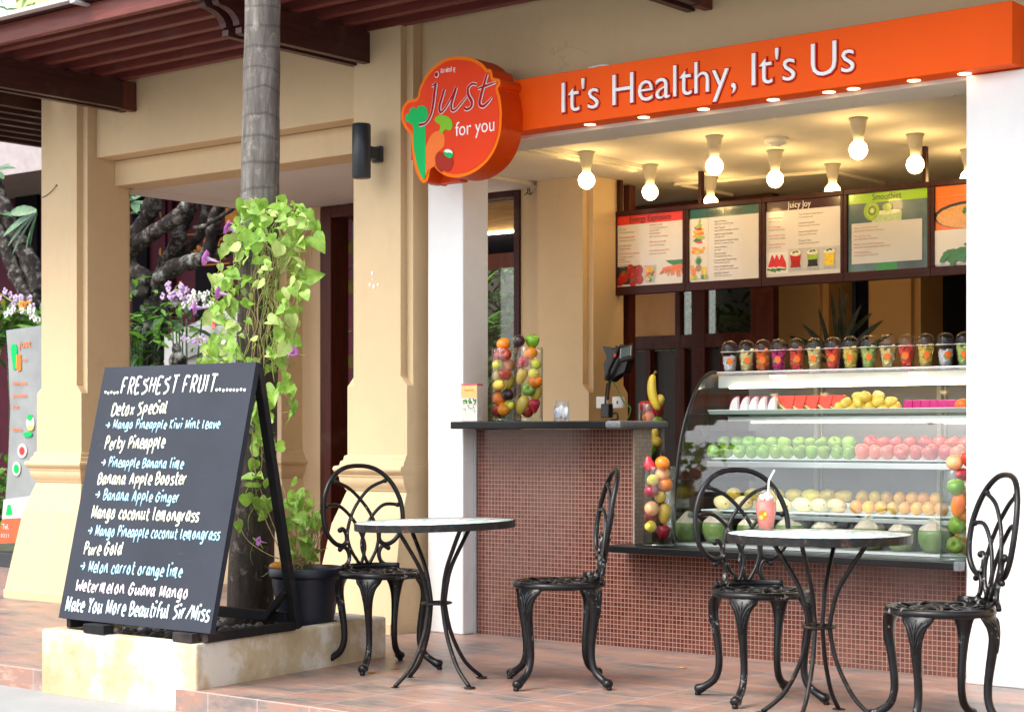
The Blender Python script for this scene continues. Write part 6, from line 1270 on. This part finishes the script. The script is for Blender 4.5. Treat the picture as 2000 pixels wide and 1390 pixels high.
q = MB(); frangi_leaves(q, P(262, 392, 11.3), 7, .34); frangi_leaves(q, P(250, 418, 11.3), 5, .3); frangi_leaves(q, P(305, 345, 11.3), 8, .34); q.build('leaves', M['frangipani_leaf'], fr1, world=True)
g2 = P(72, 800, 12.2); fr2 = thing('frangipani_tree', 'grey frangipani tree with long leaves left of the corner pillar', 'tree', (g2.x, 12.2, .03))
q = MB(); branch(q, [(75, 980), (78, 760), (74, 640), (70, 580)], .15, .12, 12.2); q.build('trunk', M['tree_bark'], fr2, world=True)
q = MB(); branch(q, [(72, 640), (58, 590), (36, 545), (18, 500), (2, 458), (-20, 420)], .10, .07, 12.2); branch(q, [(78, 600), (60, 520), (36, 470), (14, 420), (0, 380), (-16, 340)], .11, .07, 12.3); branch(q, [(80, 570), (72, 520), (50, 490), (44, 478)], .08, .06, 12.1); q.build('limbs', M['tree_bark'], fr2, world=True)
q = MB(); c = P(74, 412, 11.9)
for u, v, L in ((22, 410, .34), (8, 452, .38), (26, 486, .36), (52, 478, .28), (18, 470, .22), (60, 470, .26)): e = P(u, v, 11.8); blade(q, c+(e-c)*.05, e-c, (-.5, -.9, .3), (e-c).length, .13, 0, .1)
frangi_leaves(q, P(-16, 338, 12.3), 8, .35); frangi_leaves(q, P(-20, 418, 12.2), 7, .35); q.build('leaves', M['frangipani_leaf'], fr2, world=True)
lt = thing('leafy_tree', 'green leafy tree top showing above the pergola gutter at the upper left', 'tree', (-18.6, 14.2, 0))
q = MB(); q.tube(catmull([Vector((-18.6, 14.2, 0)), Vector((-18.5, 14.2, 2.5)), Vector((-18.2, 14.1, 4.5)), Vector((-18.3, 14.0, 7.6))], 6), .12, 10)
for k in range(9): a = rnd.uniform(0, 6.28); q.tube([Vector((-18.3, 14.0, 5.6+.15*k)), Vector((-18.3+.9*cos(a), 14.0+.7*sin(a), 6.4+.2*k))], .04, 6)
q.build('trunk', M['tree_bark'], lt, world=True)
q = MB()
for k in range(650):
    p = Vector((-18.3+rnd.gauss(0, .75), 14+rnd.gauss(0, .6), 7.0+rnd.gauss(0, .65))); blade(q, p, (rnd.uniform(-1, 1), rnd.uniform(-1, 1), rnd.uniform(-1, .6)), (rnd.uniform(-.5, .5), -.4, 1), rnd.uniform(.16, .30), .085)
q.build('crown', M['bright_leaf'], lt, world=True)
def clump(name, label, cat, c, n, sx, sy, sz, mats, L=(.12, .28), W=.06, up=.6, part='foliage', heartp=0):
    t = thing(name, label, cat, (c[0], c[1], .03)); qs = [MB() for _ in mats]
    for k in range(n):
        p = Vector((c[0]+rnd.gauss(0, sx), c[1]+rnd.gauss(0, sy), max(.1, c[2]+rnd.gauss(0, sz)))); d = (rnd.uniform(-1, 1), rnd.uniform(-1, 1), rnd.uniform(-.6, 1)*up); l = rnd.uniform(*L)
        blade(qs[k % len(qs)], p, d, (rnd.uniform(-.5, .5), rnd.uniform(-.9, .2), 1), l, l*W/.2, 0, .25)
    for i, m_ in enumerate(mats): qs[i].build(part if i == 0 else 'light_'+part, M[m_], t, world=True)
    q = MB()
    for k in range(7): q.tube([Vector((c[0]+rnd.uniform(-.5, .5)*sx, c[1]+rnd.uniform(-.3, .3)*sy, .03)), Vector((c[0]+rnd.gauss(0, sx)*.7, c[1]+rnd.gauss(0, sy)*.5, c[2]))], .008, 5)
    q.build('stems', M['bush_leaf'], t, world=True); return t
p = P(985, 590, 11.7); clump('garden_shrub', 'dark leafy shrub outside the rear window by the white column', 'shrub', (p.x-.1, 11.6, 1.65), 2600, .42, .35, .5, ('bush_leaf', 'bush_leaf', 'bush_leaf', 'bright_leaf'), (.10, .2), .05)
clump('garden_shrub', 'dark leafy shrub seen through the open timber door', 'shrub', (-10.9, 12.6, 1.2), 420, .35, .4, .6, ('bush_leaf', 'bright_leaf'), (.14, .3), .05)
p = P(1425, 610, 13.0); clump('garden_shrub', 'dim green shrub standing in for greenery reflected in the timber screen panes', 'shrub', (p.x, 12.9, 1.8), 1200, .6, .4, .45, ('bush_leaf', 'bush_leaf', 'bright_leaf'), (.12, .24), .05)  # shrub put behind the panes in place of a green reflection
p = P(352, 630, 11.1); clump('orchid_plant', 'green leafy orchid plant under the frangipani branches', 'plant', (p.x, 11.1, p.z+.03), 70, .22, .15, .12, ('bright_leaf', 'bush_leaf'), (.12, .24), .06)
p = P(268, 650, 11.3); clump('orchid_plant', 'bright green orchid leaves between the pillar and the tree trunk', 'plant', (p.x, 11.3, p.z-.1), 120, .07, .15, .25, ('bright_leaf', 'bush_leaf'), (.14, .26), .05)
p = P(30, 640, 11.6); clump('orchid_plant', 'bright green orchid leaves behind the banner at the left edge', 'plant', (p.x, 11.6, p.z), 260, .24, .15, .12, ('bright_leaf', 'bush_leaf'), (.14, .28), .05)
p = P(6, 960, 12.4); clump('garden_shrub', 'low green shrub at the foot of the banner', 'shrub', (p.x, 12.4, p.z-.05), 260, .3, .3, .2, ('bright_leaf', 'bush_leaf'), (.12, .24), .07)
def spray(label, pts, Y, mat, n, r):
    c = P(*pts[0], Y); t = thing('orchid_spray', label, 'flowers', tuple(c)); q = MB(); ln_ = catmull([P(*p_, Y) for p_ in pts], 6); q.tube(ln_, .006, 5); q.build('flower_stem', M['vine_green'], t, world=True)
    q = MB()
    for k in range(n):
        p_ = ln_[int(k/n*len(ln_))]+Vector((rnd.uniform(-.05, .05), rnd.uniform(-.05, .05), rnd.uniform(-.05, .05)))
        for j in range(5): a = j*1.2566+rnd.random(); q.ball(p_+Vector((r*cos(a), -.01, r*sin(a))), (r*.8, r*.25, r*.7), 6, 4)
    q.build('blossoms', M[mat], t, world=True)
spray('lilac orchid spray beside the frangipani trunk', [(330, 585), (342, 566), (358, 574), (375, 590)], 10.9, 'petal_lilac', 22, .022); spray('white orchid spray left of the vine leaves', [(365, 598), (385, 575), (400, 580), (412, 596)], 10.8, 'petal_white', 18, .020); spray('small lilac orchid spray in front of the grey balustrade', [(372, 668), (388, 660), (404, 668)], 10.6, 'petal_lilac', 8, .018)
spray('lilac and white orchid spray above the banner at the left edge', [(2, 574), (24, 588), (44, 590), (62, 592)], 11.2, 'petal_lilac', 14, .026); spray('white orchid spray just above the banner', [(22, 612), (42, 606), (66, 612), (76, 622)], 11.1, 'petal_white', 14, .024); spray('orange blossom among the lilac orchids at the left edge', [(44, 600), (52, 598)], 11.15, 'petal_orange', 3, .03)
# sloping grey balustrade
gf = thing('dark_backdrop', 'dark brown board fence added behind the shrub outside the rear window', 'backdrop', (-9.8, 13.2, 0)); q = MB()  # made-up dark boards, added to darken the view through the rear window
for k in range(26): q.box(-12.3+.2*k, -12.105+.2*k, 13.2+.004*(k % 2), 13.23+.004*(k % 2), 0, 2.9)
q.build('boards', M['interior_dark'], gf, world=True)
sr = thing('stair_balustrade', 'grey sloping stair balustrade behind the vine', 'balustrade', (-11, 11.2, 0))
c = [P(u, v, 11.4) for u, v in ((321, 656), (420, 612), (520, 585), (520, 790), (321, 790))]; q = MB(); q.prism([(p.x, p.z) for p in c], lambda a, b, h: (a, 11.4+h, b), 0, .2); q.build('sloping_wall', M['grey_concrete'], sr, world=True, bevel=.01)
c = [P(u, v, 11.36) for u, v in ((321, 704), (352, 690), (450, 655), (450, 668), (352, 704), (325, 716))]; q = MB(); q.prism([(p.x, p.z) for p in c], lambda a, b, h: (a, 11.35+h, b), 0, .06); q.build('string_course', M['grey_concrete'], sr, world=True)
p = P(348, 690, 10.95); t = thing('stone_figure', 'small dark carved stone beside the tree trunk', 'stone', (p.x, 10.95, 0)); q = MB()
q.ball(P(345, 682, 10.95), (.045, .05, .06), 10, 7); q.ball(P(347, 705, 10.95), (.09, .08, .09), 10, 7); q.tube([Vector((p.x, 10.95, .02)), P(348, 715, 10.95)], [.13, .10], 10); q.build('carved_stone', M['tree_bark'], t, world=True)
# banner stand
bn = thing('banner_stand', 'curved grey advertising banner on a stand left of the corner pillar', 'banner', (-12.55, 9.04, 0)); f_ = lambda u, v: P(u, v, 9.04)
edges = [(12, 645, 640), (16, 700, 690), (20, 800, 790), (16, 900, 890), (10, 985, 975), (-2, 1060, 1050)]
q = MB(); vs = []
for u, v, v2 in edges: a = f_(u, v); vs += [a, a+Vector((.62, .0, .03))]
q.add(vs+[Vector(v)+Vector((0, .012, 0)) for v in vs], [(2*i, 2*i+1, 2*i+3, 2*i+2) for i in range(5)]+[(12+2*i, 12+2*i+2, 12+2*i+3, 12+2*i+1) for i in range(5)]+[(2*i, 2*i+2, 14+2*i, 12+2*i) for i in range(5)]+[(2*i+1, 13+2*i, 15+2*i, 2*i+3) for i in range(5)]); q.build('banner_sheet', M['banner_print'], bn, world=True)
fb = lambda a, b, h: Vector((a, 9.035-h, b))
bl = [.001]
def bpart(n_, m_, shapes):
    q = MB()
    for k, pl_ in enumerate(shapes): bl[0] += .0009; q.prism([((f_(u, v)).x, f_(u, v).z) for u, v in pl_], fb, .0, bl[0])
    q.build(n_, M[m_], bn, world=True)
el = lambda u, v, a, b: [(u+a*cos(t), v+b*sin(t)) for t in [2*pi*i/16 for i in range(16)]]
bpart('celery_print', 'logo_green', [[(22, 680), (25, 672), (32, 672), (35, 680), (33, 720), (27, 722)]]); bpart('carrot_print', 'logo_carrot', [[(34, 692), (42, 692), (43, 722), (37, 726), (33, 718)]])
q = MB(); a, b = f_(38, 679), f_(62, 677); text_into(q, "just", fb, a.x, a.z, b.x-a.x, .07, depth=.001, lift=.002); a = f_(40, 706); text_into(q, "for you", fb, a.x, a.z, .10, .03, depth=.001, lift=.002)
for k, v in enumerate((752, 776, 798, 842)): a = f_(26, v); text_into(q, ("fresh juice", "smoothies", "fruit", "healthy")[k], fb, a.x, a.z, None, .035, depth=.001, lift=.002)
q.build('red_lettering', M['logo_carrot'], bn, world=True)
bpart('fruit_print', 'banner_white', [el(61, 826, 8, 14), el(45, 880, 9, 14), el(34, 915, 8, 14)]); bpart('fruit_print', 'logo_green', [el(60, 815, 5, 6), el(56, 848, 9, 5), el(34, 915, 5, 9)]); bpart('fruit_print', 'pic_red', [el(45, 880, 5, 8)]); bpart('fruit_print', 'flesh_yellow', [el(62, 835, 6, 5)])
bpart('white_band', 'banner_white', [[(10, 975), (62, 968), (60, 1010), (7, 1013)]]); bpart('green_glass_print', 'logo_green', [[(14, 1006), (18, 985), (24, 985), (28, 1005)]]); bpart('orange_band', 'banner_red', [[(7, 1014), (60, 1011), (54, 1058), (-1, 1061)]])
q = MB(); a = f_(8, 1032); text_into(q, "Tel.", fb, a.x, a.z, None, .045, depth=.001, lift=.014); a = f_(6, 1048); text_into(q, "0 2 2 1", fb, a.x, a.z, None, .03, depth=.001, lift=.014); q.build('white_lettering', M['letter_white'], bn, world=True)
q = MB(); a = f_(14, 1066); q.box(a.x-.05, a.x+.66, 8.95, 9.15, .0, .12); q.tube([a+Vector((.3, .03, -.05)), f_(50, 650)+Vector((0, .03, 0))], .012, 8); q.build('stand_base', M['dark_metal'], bn, world=True, bevel=.01)
# strappy dark plant behind the counter
c = P(1640, 700, 11.0); t = thing('strappy_plant', 'dark plant with long sword leaves behind the fruit cups', 'plant', (c.x, 11.0, .021)); q = MB()
for k, (u, v) in enumerate(((1530, 655), (1545, 640), (1570, 620), (1600, 590), (1625, 560), (1640, 545), (1655, 560), (1680, 580), (1700, 600), (1722, 615), (1740, 640), (1755, 655), (1610, 640), (1668, 630), (1690, 650), (1645, 600))):
    e = P(u, v, 11.0+rnd.uniform(-.2, .25)); b = c+Vector((rnd.uniform(-.06, .06), 0, rnd.uniform(-.1, .05))); blade(q, b, e-b, (rnd.uniform(-.4, .4), -1, .3), (e-b).length*1.05, .045, 0, .12)
q.build('sword_leaves', M['dark_blade'], t, world=True)
q = MB(); q.tube([Vector((c.x, 11.0, .3)), Vector((c.x, 11.0, c.z))], .05, 8); q.lathe([(.14, 0), (.19, .32), (.17, .32), (.0005, .28)], 20, (c.x, 11.0, .021)); q.build('planter_pot', M['pot_plastic'], t, world=True)
bpy.context.view_layer.update()
